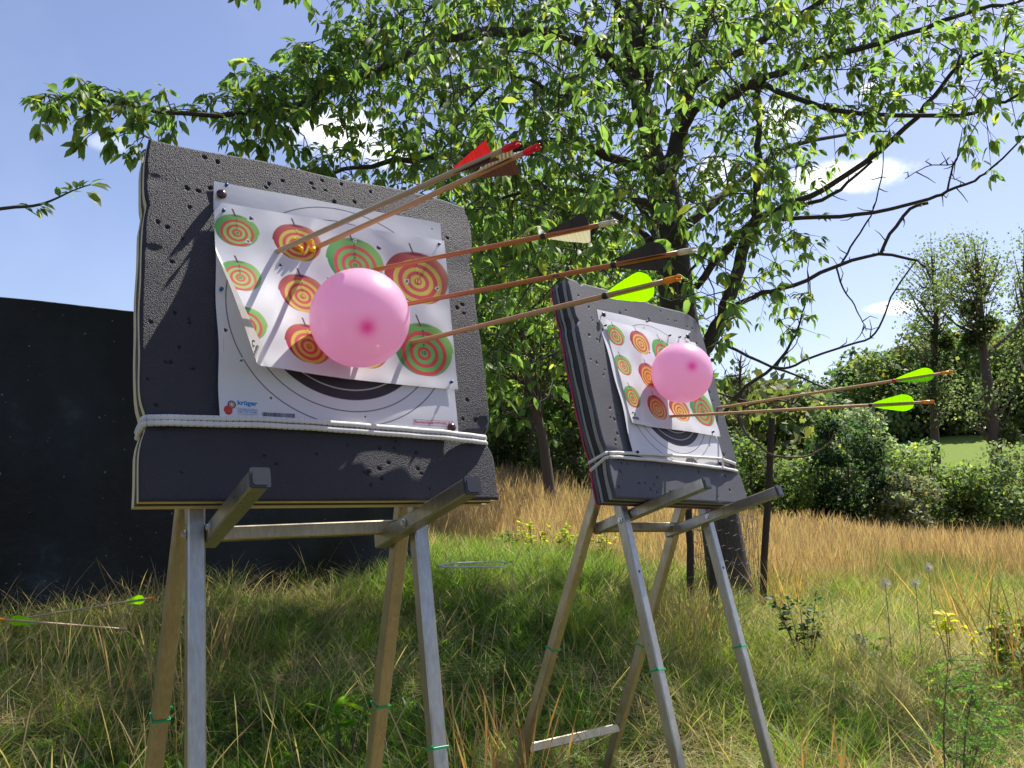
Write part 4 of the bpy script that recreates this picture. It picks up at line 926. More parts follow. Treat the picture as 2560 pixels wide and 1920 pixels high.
P_ = [px_leaf(b, e, 3.75) for b, e in LV]; c2.add((A([p[0] for p in P_]), A([p[1] for p in P_]), A([p[2] for p in P_]), A([p[3] for p in P_])))
for _ in range(50):
    p = nb+A([rg.uniform(-.4, .2), rg.uniform(-.5, .8), rg.uniform(1.9, 3.6)]); d = unit(1, rg)[0]*.3; c2.add(twig_leaves([p, p+d*.5, p+d], 9, rg))
crownmesh(c2, 'crown', t2, rg, wr=.26)
# ------------------------------------------------------------------ generic trees
def blob_tree(name, x, y, h, rcrown, base, label, cat='tree', group='trees', nleaf=2600, ls=.13, trunk_r=.09, lo=.25, path=None, sparse=1., seed=0, parent=None, bz=None, clumps=26, sq=1., trunkmat='bark2', col=None, wr=.36):
    rg = np.random.default_rng(seed+100); z0 = float(G(x, y)) if bz is None else bz
    t = root(name, (x, y, z0), label, cat, group); mb = MB(); b0 = A([x, y, z0-.1])
    top = A([x, y, z0+h*.9]) if path is None else A(path[-1]); pts = smooth([b0]+([A(p) for p in path] if path else [b0+A([.02*h*rg.normal(), .02*h*rg.normal(), h*.45]), top]), 4)
    mb.tube(pts, list(trunk_r*np.linspace(1, .25, len(pts))), 9)
    cl = []; cc = (pts[-1]*.75+pts[len(pts)//2]*.25); 
    for i in range(clumps):
        d = unit(1, rg)[0]; rr = rg.uniform(.3, 1.)**.6; z = z0+h*(lo+(1-lo)*(.5+.5*d[2]*rr)); 
        c = A([cc[0]+d[0]*rcrown*rr, cc[1]+d[1]*rcrown*rr, z]); cl.append((c, rcrown*rg.uniform(.22, .42)*sq))
        j = min(len(pts)-1, int(len(pts)*rg.uniform(.3, .95))); s = pts[j]; mb.tube([s, (s+c)/2+A([0, 0, -.04*h]), c], [trunk_r*.22, trunk_r*.14, trunk_r*.06], 5, cap=False)
    mb.build('trunk', M[trunkmat], t, True)
    n = int(nleaf*sparse); k = rg.integers(0, clumps, n); C_ = A([c[0] for c in cl])[k]; R_ = A([c[1] for c in cl])[k]
    d = unit(n, rg); P = C_+d*(R_*rg.uniform(.35, 1.08, n)**.7)[:, None]*A([1, 1, .75]); D = unit(n, rg)*.8+d*.5+A([0, 0, -.3]); Nn = unit(n, rg)*.7+d*.4+A([0, 0, .6])
    L = ls*rg.uniform(.6, 1.3, n); V, Fc = quad_leaves(P, D, Nn, L, L*wr); cv = leafcol(n, rg, base, .35, .15)
    tint = A([1+.35*rg.normal() for _ in range(clumps)])[k][:, None]; cv = cv*np.clip(tint, .55, 1.6)
    obj('crown', V, Fc, M['leaf2'], t, False, np.repeat(cv, 4, axis=0)); return t
# trees between the two targets
g = 'trees between the two foam targets'
tp = [at(1362, 1128, 15), at(1345, 1043, 15), at(1324, 963, 15), at(1307, 853, 15), at(1290, 700, 15)]
p = at(1383, 1222, 15); blob_tree('slender_tree', p[0], p[1], 6.2, 2.0, (.10, .17, .035), 'slender leaning tree with pale sunlit trunk standing in the dry grass between the targets', group=g, path=tp, nleaf=5200, ls=.16, trunk_r=.105, lo=.34, seed=1, clumps=34)
for i, (px, d, h, rc, col, lab, n, lo) in enumerate(((1330, 21, 7.5, 2.6, (.085, .15, .034), 'dark trunked leafy tree just left of the slender leaning one', 4200, .16),
        (1250, 24, 7.5, 2.8, (.08, .14, .03), 'low spreading green tree seen against the right edge of the near foam block', 5200, .10),
        (1440, 23, 8.0, 2.8, (.075, .13, .03), 'dense green tree seen against the left edge of the farther foam block', 5600, .08),
        (1180, 30, 9, 3.2, (.05, .09, .02), 'tall leafy tree mostly hidden behind the near foam block', 3800, .10),
        (1520, 27, 8.0, 3.2, (.04, .075, .02), 'leafy tree mostly hidden behind the farther foam block', 3600, .08))):
    p = at(px, 1170, d); blob_tree('leafy_tree', p[0], p[1], h, rc, col, lab, group=g, nleaf=n, ls=.21, trunk_r=.12, lo=lo, seed=10+i, clumps=40)
for i, (px, d, h, w_, lab) in enumerate(((1265, 17.5, .0, 0, ''),)): pass
for i, (px, d, h, rc, lab) in enumerate(((1255, 21.5, 1.6, 1.0, 'low dark thorn bush at the meadow edge by the near foam block'), (1330, 22, 1.3, .9, 'low dark bush in the middle of the gap between the targets'), (1430, 20, 1.7, 1.1, 'low dark bush at the meadow edge by the farther foam block'))):
    p = at(px, 1180, d); blob_tree('bush', p[0], p[1], h, rc, (.05, .07, .025), lab, 'bush', 'low bushes between the targets', 1900, .12, .03, .0, seed=30+i, clumps=20)
# hedge of bushes at the far side of the meadow
g = 'bushes along the far edge of the meadow'
HB = [(1570, 1220, 34, 3.6, 2.6, (0.078, 0.130, 0.039), 'green bush low behind the farther foam block'), (1700, 1220, 36, 3.4, 2.8, (0.072, 0.117, 0.039), 'green bush seen through the legs of the farther stand'),
      (1880, 1222, 36, 3.0, 1.9, (0.098, 0.143, 0.046), 'pale green bush just left of the tall fence post'), (1985, 1226, 37, 2.9, 1.9, (0.111, 0.156, 0.058), 'light green bush right of the tall fence post'),
      (2075, 1232, 37, 2.5, 1.5, (0.130, 0.163, 0.072), 'small grey green bush left of the dark conical one'), (2118, 1250, 35, 5.0, 1.35, (0.033, 0.065, 0.026), 'dark conical bush reaching above the hedge'),
      (2178, 1240, 38, 4.9, 1.5, (0.169, 0.221, 0.143), 'silvery white leaved bush beside the dark conical one'), (2235, 1258, 37, 2.7, 1.5, (0.130, 0.169, 0.058), 'yellow green bush right of the dark conical one'),
      (2330, 1275, 36, 2.5, 2.0, (0.111, 0.156, 0.052), 'broad olive bush in front of the bright field'), (2265, 1290, 34, 1.5, 1.2, (0.182, 0.195, 0.130), 'low grey leaved bush in front of the hedge'),
      (2430, 1285, 37, 1.7, 1.7, (0.143, 0.169, 0.078), 'low pale bush under the bright field'), (2525, 1300, 35, 2.7, 2.0, (0.111, 0.143, 0.065), 'olive bush at the right edge of the photo'),
      (2620, 1305, 34, 3.2, 2.2, (0.091, 0.130, 0.052), 'bush cut by the right edge of the photo')]
for i, (px, py, d, h, rc, col, lab) in enumerate(HB):
    p = at(px, py, d); h = h+1.35*float(ss(.3, .5, p[0]/p[1])); blob_tree('bush', p[0], p[1], h, rc*1.12, col, lab, 'bush', g, 4600, .18, .05, .0, seed=50+i, clumps=34, sparse=.75+.3*rc/2)
# two tall trees with mistletoe and a bare one
def tall(px, py, d, path, crown, label, r0, seed, col, branches):
    rg = np.random.default_rng(seed); b = at(px, py, d); t = root('tall_tree', b, label, 'tree', 'tall trees with mistletoe on the hillside'); mb = MB()
    lowp = at(*path[0], d); lowp[2] = float(G(lowp[0], lowp[1]))-.3; t.location = Vector(lowp); pts = smooth([lowp]+[at(x, y, d) for x, y in path], 3); mb.tube(pts, list(np.linspace(r0*1.1, r0*.3, len(pts))), 10)
    for br in branches: q = smooth([at(x, y, d+k*.25) for k, (x, y) in enumerate(br)], 3); mb.tube(q, list(np.linspace(r0*.4, r0*.08, len(q))), 6)
    cP = []; 
    for (cx, cy, rx, ry, dn) in crown:
        for _ in range(int(dn*8)):
            a, q = rg.uniform(0, 6.28), rg.uniform(0, 1)**.5; c = at(cx+rx*q*math.cos(a), cy+ry*q*math.sin(a), d+rg.normal()*1.4); cP.append(c); j = np.linalg.norm(pts-c, axis=1).argmin(); s = pts[max(0, j-2)]
            if rg.random() < .4: mb.tube([s, (s+c)/2+A([0, 0, -.4]), c], [.05, .04, .012], 4, cap=False)
    mb.build('trunk', M['bark2'], t, True)
    cP = A(cP); n = len(cP)*13; k = np.repeat(np.arange(len(cP)), 13); P = cP[k]+rg.normal(size=(n, 3))*.38; D = unit(n, rg)+A([0, 0, -.2]); L = .19*rg.uniform(.6, 1.3, n)
    V, Fc = quad_leaves(P, D, unit(n, rg)+A([0, 0, .5]), L, L*.38); obj('crown', V, Fc, M['leaf2'], t, False, np.repeat(leafcol(n, rg, col, .35, .1), 4, axis=0)); return t
def mistletoe(t, px, py, d, r, seed):
    rg = np.random.default_rng(seed); n = 420; dd = unit(n, rg); P = at(px, py, d)+dd*(r/F*d)*rg.uniform(.3, 1, (n, 1)); L = .26*rg.uniform(.6, 1.2, n)
    V, Fc = quad_leaves(P, dd+unit(n, rg)*.5, unit(n, rg), L, L*.3); obj('mistletoe', V, Fc, M['leaf2'], t, False, np.repeat(leafcol(n, rg, (.06, .08, .03), .3, .05), 4, axis=0))
d1 = 52
a = tall(2495, 1175, d1, [(2497, 1180), (2490, 1130), (2475, 1000), (2458, 880), (2448, 760), (2445, 690), (2440, 640)], [(2400, 650, 52, 60, 7), (2450, 660, 45, 70, 6), (2480, 700, 40, 60, 5), (2360, 720, 40, 60, 4), (2410, 740, 60, 60, 6), (2470, 800, 60, 70, 3), (2500, 980, 60, 60, 4), (2430, 1000, 50, 60, 3)],
         'tall tree with thick straight trunk and dark mistletoe balls, on the bright hillside field', .40, 3, (.14, .18, .085), [[(2460, 900), (2485, 870), (2520, 840), (2545, 815), (2560, 790)], [(2450, 800), (2420, 790), (2390, 760), (2365, 700)], [(2448, 760), (2480, 700), (2500, 640)], [(2446, 720), (2420, 660), (2410, 610)], [(2475, 1010), (2500, 1060), (2530, 1080)]])
for i, (x, y, r) in enumerate(((2440, 830, 34), (2470, 812, 20), (2425, 850, 18), (2525, 1090, 26), (2420, 770, 16))): mistletoe(a, x, y, d1-.3, r, 70+i)
d2 = 60
a = tall(2338, 1105, d2, [(2338, 1110), (2335, 1060), (2334, 980), (2335, 880), (2340, 820), (2340, 760), (2335, 700), (2330, 640)], [(2300, 700, 50, 70, 6), (2340, 660, 45, 70, 5), (2290, 780, 40, 60, 4), (2350, 740, 50, 60, 6), (2310, 850, 50, 50, 3), (2340, 970, 70, 80, 8)],
         'slimmer tall tree with airy crown left of the thick trunked one', .30, 5, (.13, .17, .08), [[(2338, 820), (2300, 780), (2270, 720)], [(2340, 780), (2370, 740), (2390, 690)]])
for i, (x, y, r) in enumerate(((2350, 845, 24), (2368, 858, 18), (2350, 905, 22), (2335, 980, 26))): mistletoe(a, x, y, d2-.3, r, 80+i)
tall(2575, 1150, 58, [(2580, 1150), (2575, 1000), (2568, 860), (2562, 760), (2560, 640)], [(2550, 640, 30, 60, 3), (2540, 720, 30, 60, 3), (2580, 740, 40, 80, 6), (2570, 860, 50, 60, 5)], 'tall thin tree cut by the right edge of the photo', .26, 6, (.13, .17, .08), [[(2566, 820), (2545, 760), (2535, 690)]])
# bare tree
rg2 = np.random.default_rng(9); d3 = 45; bt = root('bare_tree', at(1853, 1140, d3), 'leafless tree with dark mistletoe balls seen beside the farther balloon', 'tree', 'trees'); mb = MB()
tr = smooth([at(x, y, d3) for x, y in ((1853, 1150), (1850, 1080), (1851, 1000), (1850, 940), (1852, 890))], 3); mb.tube(tr, list(np.linspace(.2, .03, len(tr))), 7)
for _ in range(60):
    j = rg2.integers(3, len(tr)-1); s = tr[j]; a_ = rg2.uniform(-1, 1); L_ = rg2.uniform(.5, 1.5)*(1-.4*j/len(tr)); e = s+A([a_*L_*.8, rg2.normal()*.4, L_*.75]); mb.tube([s, (s+e)/2+A([a_*.12, 0, -.08]), e], [.03, .022, .008], 4, cap=False)
mb.build('trunk', M['bark2'], bt, True)
for i, (x, y, r) in enumerate(((1835, 945, 9), (1858, 985, 10), (1875, 975, 9), (1830, 990, 11), (1842, 1010, 12), (1866, 1030, 11))):
    n = 160; dd = unit(n, rg2); P = at(x, y, d3)+dd*(r/F*d3)*rg2.uniform(.3, 1, (n, 1)); L = .12*rg2.uniform(.6, 1.2, n); V, Fc = quad_leaves(P, dd, unit(n, rg2), L, L*.3); obj('mistletoe', V, Fc, M['leaf2'], bt, False, np.repeat(leafcol(n, rg2, (.05, .05, .03), .3, .05), 4, axis=0))
# woodland on the hill, one mass
rg = np.random.default_rng(77); cs = []
for i in range(640):
    r = rg.uniform(.12, .74); y = rg.uniform(62, 150)
    if r > .34 and y < 106: continue
    if rg.random() < .3: y = rg.uniform(104, 112) if r > .34 else rg.uniform(58, 70)
    cs.append((r*y, y, rg.uniform(8, 13)*((1.0+.35*ss(.34, .6, r)) if r > .34 else .72+.3*(y-60)/90), rg.uniform(2.2, 4.2)))
for i in range(60): 
    r = rg.uniform(-.12, .16); y = rg.uniform(40, 60); cs.append((r*y, y, rg.uniform(5, 7.5), rg.uniform(2, 3.2)))
P_ = []; D_ = []; N_ = []; L_ = []; C_ = []
for (x, y, h, rc) in cs:
    z0 = float(G(x, y)); tint = A([.105, .15, .055])*rg.uniform(.65, 1.5)*A([rg.uniform(.85, 1.35), 1, rg.uniform(.8, 1.2)]); nc = 14
    for _ in range(nc):
        d = unit(1, rg)[0]; c = A([x+d[0]*rc*.8, y+d[1]*rc*.8, z0+h*(.48+.42*d[2])]); rr = rc*rg.uniform(.3, .5); n = 44; q = unit(n, rg); q[:, 1] = -np.abs(q[:, 1])*.9; P_.append(c+q*rr*rg.uniform(.7, 1.1, (n, 1))); D_.append(unit(n, rg)*.8+q*.4); N_.append(q+unit(n, rg)*.6+A([0, 0, .5])); L_.append(.72*rg.uniform(.5, 1.2, n)); C_.append(leafcol(n, rg, tint*rg.uniform(.75, 1.25), .3, .1))
V, Fc = quad_leaves(*[np.concatenate(q) for q in (P_, D_, N_, L_)], np.concatenate(L_)*.4); print('wood', len(V))
tag(obj('woodland', V, Fc, M['leaf2'], None, False, np.repeat(np.concatenate(C_), 4, axis=0)), 'mixed woodland covering the hill beyond the meadow', 'woodland', kind='stuff')
mb = MB()
for (x, y, h, rc) in cs[::2]:
    z0 = float(G(x, y)); mb.tube([A([x, y, z0-.3]), A([x+rg.normal()*.3, y, z0+h*.7])], [.2, .1], 5)
tag(mb.build('woodland_trunks', M['bark2'], None, True), 'trunks inside the woodland on the hill', 'tree trunks', kind='stuff')
# ------------------------------------------------------------------ tree guard
g = 'posts of the wire tree guard'
def post(px0, px1, d, r, label, taper=.0):
    a = at(*px1, d); a[2] = G(a[0], a[1])-.1; t_ = at(*px0, d); mb = MB(); q = [a+(t_-a)*s for s in np.linspace(0, 1, 7)]; q = [x+A([.006*math.sin(i*2.), 0, 0]) for i, x in enumerate(q)]
    mb.tube(q, list(np.linspace(r, r*.88, 7)), 12); tag(mb.build('fence_post', M['post'], None, False, loc=a), label, 'fence post', g); return a, t_
pA = post((1931, 1045), (1897, 1445), 7.7, .033, 'tall round weathered fence post with wire, right of the farther stand')
pB = post((1722, 1272), (1727, 1440), 7.4, .034, 'short dark fence post seen between the legs of the farther stand')
pC = post((1782, 1290), (1783, 1480), 7.0, .036, 'dark fence post in front of the cherry trunk')
pD = [at(2010, 1450, 9.6), at(2015, 1270, 9.6)]
mb = MB()
def meshwire(P, Q, h0, h1, nh, nv, sag=.02):
    def base(s): p = P+(Q-P)*s; p[2] = G(p[0], p[1]); return p
    for i in range(nh+1):
        z = h0+(h1-h0)*i/nh; pts = [base(s)+A([0, 0, z+.012*math.sin(s*40+i*2)-sag*math.sin(s*3.14)]) for s in np.linspace(0, 1, 26)]; mb.tube(pts, .0022, 4, cap=False)
    for j in range(nv+1):
        s = j/nv; pts = [base(s)+A([.012*math.sin(i*2.3+j), 0, h0+(h1-h0)*i/8]) for i in range(9)]; mb.tube(pts, .0018, 4, cap=False)
meshwire(pB[0].copy(), pC[0].copy(), .05, .95, 8, 6); meshwire(pC[0].copy(), pA[0].copy(), .05, 1.0, 8, 10); meshwire(pB[0].copy(), at(1800, 1420, 9.4)*A([1, 1, 1]), .05, .95, 8, 12); meshwire(pA[0].copy(), at(1840, 1420, 9.4), .05, 1.0, 8, 12)
for s in np.linspace(.12, .93, 9): c = pA[0]+(pA[1]-pA[0])*s; mb.tube([c+A([.036*math.cos(q), .036*math.sin(q), .01*math.sin(q*2)]) for q in np.linspace(0, 6.28, 12)], .0018, 4, cap=False)
tag(mb.build('wire_mesh', M['wire'], None, True, loc=pC[0]), 'sagging wire mesh strung between the posts round the cherry trunk', 'wire mesh')
# dead drooping twig by the post
mb = MB(); mb.tube(smooth(pl([(1850, 1040), (1863, 1082), (1900, 1115), (1934, 1139), (2010, 1142), (2063, 1117), (2080, 1095), (2086, 1079)], 7.6, 7.2), 3), list(np.linspace(.013, .005, 22)), 6); mb.tube(pl([(2072, 1108), (2095, 1100), (2120, 1095)], 7.2, 7.1), [.005, .004, .003], 5)
mb.tube(pl([(1860, 1010), (1905, 1003), (1930, 1012), (1955, 1018), (1975, 995), (1970, 1003)], 7.5, 7.3), .009, 6); obj('dead_branch', A(mb.v), mb.f, M['deadwood'], tree, True)
# ------------------------------------------------------------------ black screen
c0 = at(-500, 1500, 5.0); c1 = at(1051, 1440, 8.0); n, m = 220, 50; s, t = np.meshgrid(np.linspace(0, 1, n+1), np.linspace(0, 1, m+1), indexing='ij')
X_ = c0[0]+(c1[0]-c0[0])*s; Y_ = c0[1]+(c1[1]-c0[1])*s; zb = G(X_, Y_); zt = 2.42+.14*s; Z_ = zb-.05+(zt-zb+.05)*t
wv = .02*np.sin(s*19+t*3)*(1-t)+.012*np.sin(s*47-t*5)*(1-t)+.006*np.sin(s*37+t*4)+.008*np.sin(s*13-t*7)+.003*np.sin(s*71+t*9)+.05*ss(.25, 0, t)*np.sin(s*23); nx = nrm(A([c1[1]-c0[1], -(c1[0]-c0[0]), 0]))
V = np.stack([X_+nx[0]*wv, Y_+nx[1]*wv, Z_], -1).reshape(-1, 3)
sr = root('screen', c0*A([1, 1, 0])+A([0, 0, float(G(c0[0], c0[1]))]), 'long black shade cloth screen behind the near target', 'screen')
obj('cloth', V, grid_faces(n, m), M['tarp'], sr, True)
mb = MB(); top = V.reshape(n+1, m+1, 3)[:, -1]; mb.tube(list(top[::4]), .006, 6); mb.build('rope', M['cap'], sr, True)
for s_ in (0., .33, .66, 1.): 
    q = c0+(c1-c0)*s_-A([nx[0], nx[1], 0])*.07; z = float(G(q[0], q[1])); mb = MB(); mb.tube([A([q[0], q[1], z-.2]), A([q[0], q[1], 2.40+.14*s_])], .03, 10); mb.build('post', M['post'], sr, True)
def atz(x, y, h):
    d = 2.
    while at(x, y, d)[2] > G(*at(x, y, d)[:2])+h and d < 40: d += .02
    return at(x, y, d)
# white wire hoop in the grass
mb = MB(); hp = [atz(x_, y_, .30) for x_, y_, _d in ((1095, 1413, 4.9), (1120, 1409, 4.9), (1180, 1406, 4.95), (1240, 1404, 5.0), (1258, 1406, 5.0), (1266, 1412, 4.98), (1250, 1418, 4.9), (1190, 1417, 4.85), (1130, 1418, 4.82), (1098, 1415, 4.85))]
mb.tube(smooth(hp, 3), .0055, 8); mb.tube([atz(1262, 1408, .30), atz(1280, 1404, .33), atz(1284, 1416, .26)], .004, 6); tag(mb.build('wire_hoop', M['hoop'], None, True, loc=hp[0]), 'narrow white wire hoop lying on the grass between the stands', 'wire hoop')
#PART4
# ------------------------------------------------------------------ grass
def fbm(x, y, s, seed):
    r = np.random.default_rng(seed); o = np.zeros_like(x)
    for k in range(9):
        f = s*1.55**k; a = r.uniform(0, 6.28); o += np.sin(x*f*math.cos(a)+y*f*math.sin(a)+r.uniform(0, 6.28)+1.3*np.sin(y*f*.6+k))*.8**k
    return np.clip(.5+o/4.2, 0, 1)
def blades(n, ys, xr, h, wd, rg, seg=3, lean=.4, bend=.5, mode='g'):
    """ribbons; ys depth range, xr(y)->(lo,hi), h(x,y,rand)->height"""
    y = ys[0]+(ys[1]-ys[0])*rg.random(n)**(.8); lo, hi = xr(y); x = lo+(hi-lo)*rg.random(n); return x, y
def ribbons(x, y, h, w, rg, col, lean=.35, bend=.6, seg=3, z=None, tip=None):
    n = len(x); a = rg.uniform(0, 2*np.pi, n); l = np.abs(rg.normal(size=n))*lean; b = rg.uniform(.2, 1, n)*bend
    z = G(x, y) if z is None else z; fa = rg.uniform(0, np.pi, n); Wx, Wy = np.cos(fa)*w, np.sin(fa)*w
    V = np.zeros((n, 2*seg+1, 3))
    for i in range(seg+1):
        t = i/seg; r = h*(l*t+b*t*t); zz = h*t*np.sqrt(np.maximum(1-(l*.5+b*.45*t)**2, .05)); px = x+np.cos(a)*r; py = y+np.sin(a)*r; pz = z-.01+zz
        ww = (1-.75*t) if tip is None else tip[i]
        if i < seg: V[:, 2*i] = np.stack([px-Wx*ww, py-Wy*ww, pz], 1); V[:, 2*i+1] = np.stack([px+Wx*ww, py+Wy*ww, pz], 1)
        else: V[:, 2*seg] = np.stack([px, py, pz], 1)
    base = (np.arange(n)*(2*seg+1))[:, None, None]; T3 = []
    for i in range(seg-1): T3 += [[2*i, 2*i+1, 2*i+3], [2*i, 2*i+3, 2*i+2]]
    T3.append([2*seg-2, 2*seg-1, 2*seg]); Fc = (base+np.array(T3)[None]).reshape(-1, 3)
    sh = np.linspace(0, 1, seg+1); c = np.repeat(col, 2*seg+1, axis=0)
    return V.reshape(-1, 3), Fc, c
def merge(L):
    V = []; Fc = []; Cc = []; k = 0
    for v, f, c in L: V.append(v); Fc.append(f+k); Cc.append(c); k += len(v)
    return np.concatenate(V), np.concatenate(Fc), np.concatenate(Cc)
rg = np.random.default_rng(5)
def field_pts(n, y0, y1, m=.72, pw=1.): 
    y = (y0**(1+pw)+(y1**(1+pw)-y0**(1+pw))*rg.random(n))**(1/(1+pw)); x = (rg.random(n)*2-1)*(y*m+.4); return x, y
def dryness(x, y):
    r = x/np.maximum(y, 1); base = ss(6.5, 12, y+1.5*fbm(x, y, .5, 2))*.75; base = base+.42*ss(.05, .3, r)*ss(1.5, 5., y); base += (fbm(x, y, .9, 3)-.5)*1.0; return np.clip(base+.10, 0, 1)
GR = A([.08, .155, .02]); GR2 = A([.23, .28, .045]); ST = A([.46, .35, .18]); OC = A([.38, .24, .11])
def gcol(x, y, rg, dry_boost=0.):
    n = len(x); d = dryness(x, y)+dry_boost; k = (rg.random(n) < d*.75); g = GR+(GR2-GR)*np.clip(fbm(x, y, 1.7, 4)+rg.normal(size=n)*.2, 0, 1)[:, None]
    s = ST+(OC-ST)*np.clip(ss(7, 12, y)+rg.normal(size=n)*.25, 0, 1)[:, None]; return np.where(k[:, None], s, g)*(1+rg.uniform(-.3, .3, (n, 1)))
# near turf
L1 = []
x, y = field_pts(120000, 1.5, 7.5, .66, .6); kb = ~((fbm(x, y, 1.4, 50) > .56) & (x/y > .06) & (rg.random(len(x)) < .75)); x, y = x[kb], y[kb]; t_ = fbm(x, y, 3.2, 6); h = (.04+.11*t_**2+.04*rg.random(len(x)))*(1+.7*ss(.05, .25, x/y)*ss(3, 6, y)); L1.append(ribbons(x, y, h, .0017+.0022*rg.random(len(x))**2, rg, gcol(x, y, rg)*(.38+.80*fbm(x, y, 4.5, 41)[:, None]), .7, .9, 4))
x, y = field_pts(16000, 1.5, 7, .66, .6); h = .05+.04*rg.random(len(x)); L1.append(ribbons(x, y, h, .008+.006*rg.random(len(x)), rg, (GR*1.3)*(1+rg.uniform(-.3, .4, (len(x), 1))), .9, .9, 3, tip=(.2, 1., .7, 0)))
# matted straw lying about
x, y = field_pts(42000, 1.5, 8, .66, .6); k = fbm(x, y, 1.3, 8)+.35*ss(0., .3, x/y) > .50; x, y = x[k], y[k]; L1.append(ribbons(x, y, .12+.22*rg.random(len(x)), .0013+.0008*rg.random(len(x)), rg, A([.50, .39, .22])*(1+rg.uniform(-.45, .3, (len(x), 1))), 2.2, 1.2, 4, z=G(x, y)+.02+.05*rg.random(len(x))))
V, Fc, c = merge(L1); print('turf', len(V)); tag(obj('grass', V, Fc, M['grass'], None, False, c), 'short matted green grass with straw around the stands', 'grass', kind='stuff')
# green lush band in sun
L2 = []
x, y = field_pts(60000, 4.5, 11, .66); k = rg.random(len(x)) < (.25+.75*fbm(x, y, .9, 12)); x, y = x[k], y[k]; r = x/y; h = .09+.15*fbm(x, y, 2.1, 9)*(1+.6*ss(.1, .3, r)); L2.append(ribbons(x, y, h, .0028+.0018*rg.random(len(x)), rg, gcol(x, y, rg, -.25)*1.05, .35, .7, 4))
x, y = field_pts(34000, 2.6, 8, .66); k = (x/y > .16+.1*fbm(x, y, 1.1, 14)) & (rg.random(len(x)) < .2+.8*fbm(x, y, 2.0, 15)); x, y = x[k], y[k]; L2.append(ribbons(x, y, .08+.18*fbm(x, y, 2.6, 16), .0022+.0015*rg.random(len(x)), rg, gcol(x, y, rg, -.1)*1.15, .4, .8, 4))
# tussocks: arching clumps of long blades
x0, y0 = field_pts(900, 2.2, 10.5, .66); r0 = x0/y0; k = rg.random(900) < np.clip(.30+1.6*ss(-.12, .12, r0)*ss(4.0, 6, y0)+.9*ss(.12, .3, r0), 0, 1); x0, y0 = x0[k], y0[k]; nb_ = rg.integers(30, 90, len(x0)); kk = np.repeat(np.arange(len(x0)), nb_)
x = x0[kk]+rg.normal(size=len(kk))*.045; y = y0[kk]+rg.normal(size=len(kk))*.045; kb = ~((fbm(x0, y0, 1.4, 50) > .56) & (x0/y0 > .06) & (y0 < 5.5))[kk]; kk = kk[kb]; x = x[kb]; y = y[kb]; hh = rg.uniform(.15, .38, len(x0))[kk]*rg.uniform(.55, 1.1, len(kk))
xg, yg = [], []
L2.append((lambda n_: (lambda y_: (lambda cx, cy: ribbons(cx, cy, rg.uniform(.08, .34, len(cx)), .003+.002*rg.random(len(cx)), rg, A([.17, .27, .03])*(1+rg.uniform(-.5, .45, (len(cx), 1))), .35, .9, 5))((rg.uniform(-.19, .12, n_)*y_).repeat(60)+rg.normal(size=n_*60)*.06, y_.repeat(60)+rg.normal(size=n_*60)*.06))(rg.uniform(6.6, 11, n_)))(190))
tc = A([[.085, .17, .02], [.21, .28, .035], [.29, .31, .05], [.12, .20, .03], [.42, .34, .18]])[rg.choice(5, len(x0), p=[.27, .28, .15, .18, .12])]
L2.append(ribbons(x, y, hh, .0022+.0018*rg.random(len(kk)), rg, tc[kk]*(1+rg.uniform(-.25, .25, (len(kk), 1))), .45, 1.0, 6)); V, Fc, c = merge(L2); tag(obj('tall_grass', V, Fc, M['grass'], None, False, c), 'taller bright green tufts of grass behind and beside the stands', 'grass', kind='stuff')
# dry stalks in tufts, near
L3 = []
def stalks(n, cx, cy, r, h0, h1, col, w=.0014):
    n = int(n*1.5); col = A(col)*1.0
    x = cx+rg.normal(size=n)*r; y = cy+rg.normal(size=n)*r; h = rg.uniform(h0, h1, n); c = A(col)*(1+rg.uniform(-.35, .25, (n, 1)))
    L3.append(ribbons(x, y, h, np.full(n, w), rg, c, .22, .25, 6, tip=(1., .9, .8, .7, 2.3, 1.8, 0)))
for px, py, d, n, h0, h1, col in ((410, 1600, 3.6, 26, .5, .75, (.36, .24, .12)), (560, 1560, 4.2, 30, .4, .65, (.34, .22, .11)), (370, 1640, 4.4, 20, .5, .7, (.36, .26, .14)), (130, 1700, 3.9, 18, .4, .6, (.33, .25, .14)), (60, 1900, 2.6, 14, .3, .45, (.36, .3, .18)), (260, 1850, 2.9, 12, .25, .45, (.38, .28, .15)),
     (1250, 1850, 2.7, 26, .28, .45, (.42, .22, .09)), (1290, 1800, 3.0, 18, .3, .5, (.42, .22, .09)), (1180, 1800, 3.2, 14, .3, .45, (.36, .26, .13)), (1655, 1890, 2.5, 16, .22, .4, (.44, .24, .10)), (1700, 1540, 5.2, 60, .3, .55, (.42, .30, .13)), (1730, 1500, 5.8, 60, .3, .6, (.42, .28, .12)), (2060, 1800, 3.0, 24, .25, .4, (.38, .22, .10)),
     (2180, 1880, 2.7, 26, .15, .35, (.42, .26, .11)), (2470, 1900, 2.7, 40, .2, .4, (.46, .32, .12)), (2540, 1500, 4.4, 46, .5, .8, (.45, .24, .08)), (2400, 1460, 6, 40, .5, .8, (.42, .24, .09)), (1960, 1430, 6.6, 60, .4, .7, (.40, .25, .10)), (2100, 1560, 5, 20, .3, .5, (.36, .26, .12)), (740, 1700, 3.4, 10, .3, .5, (.36, .3, .18)), (650, 1900, 2.4, 8, .3, .42, (.36, .30, .2))):
    q = at(px, py, d); stalks(n, q[0], q[1], .10, h0, h1, col)
x, y = field_pts(1500, 1.8, 9, .66, .6); L3.append(ribbons(x, y, rg.uniform(.2, .55, len(x)), .0011+.0004*rg.random(len(x)), rg, A([.36, .27, .14])*(1+rg.uniform(-.4, .3, (len(x), 1))), .35, .5, 6, tip=(1., .9, .8, .7, 1.9, 1.5, 0)))
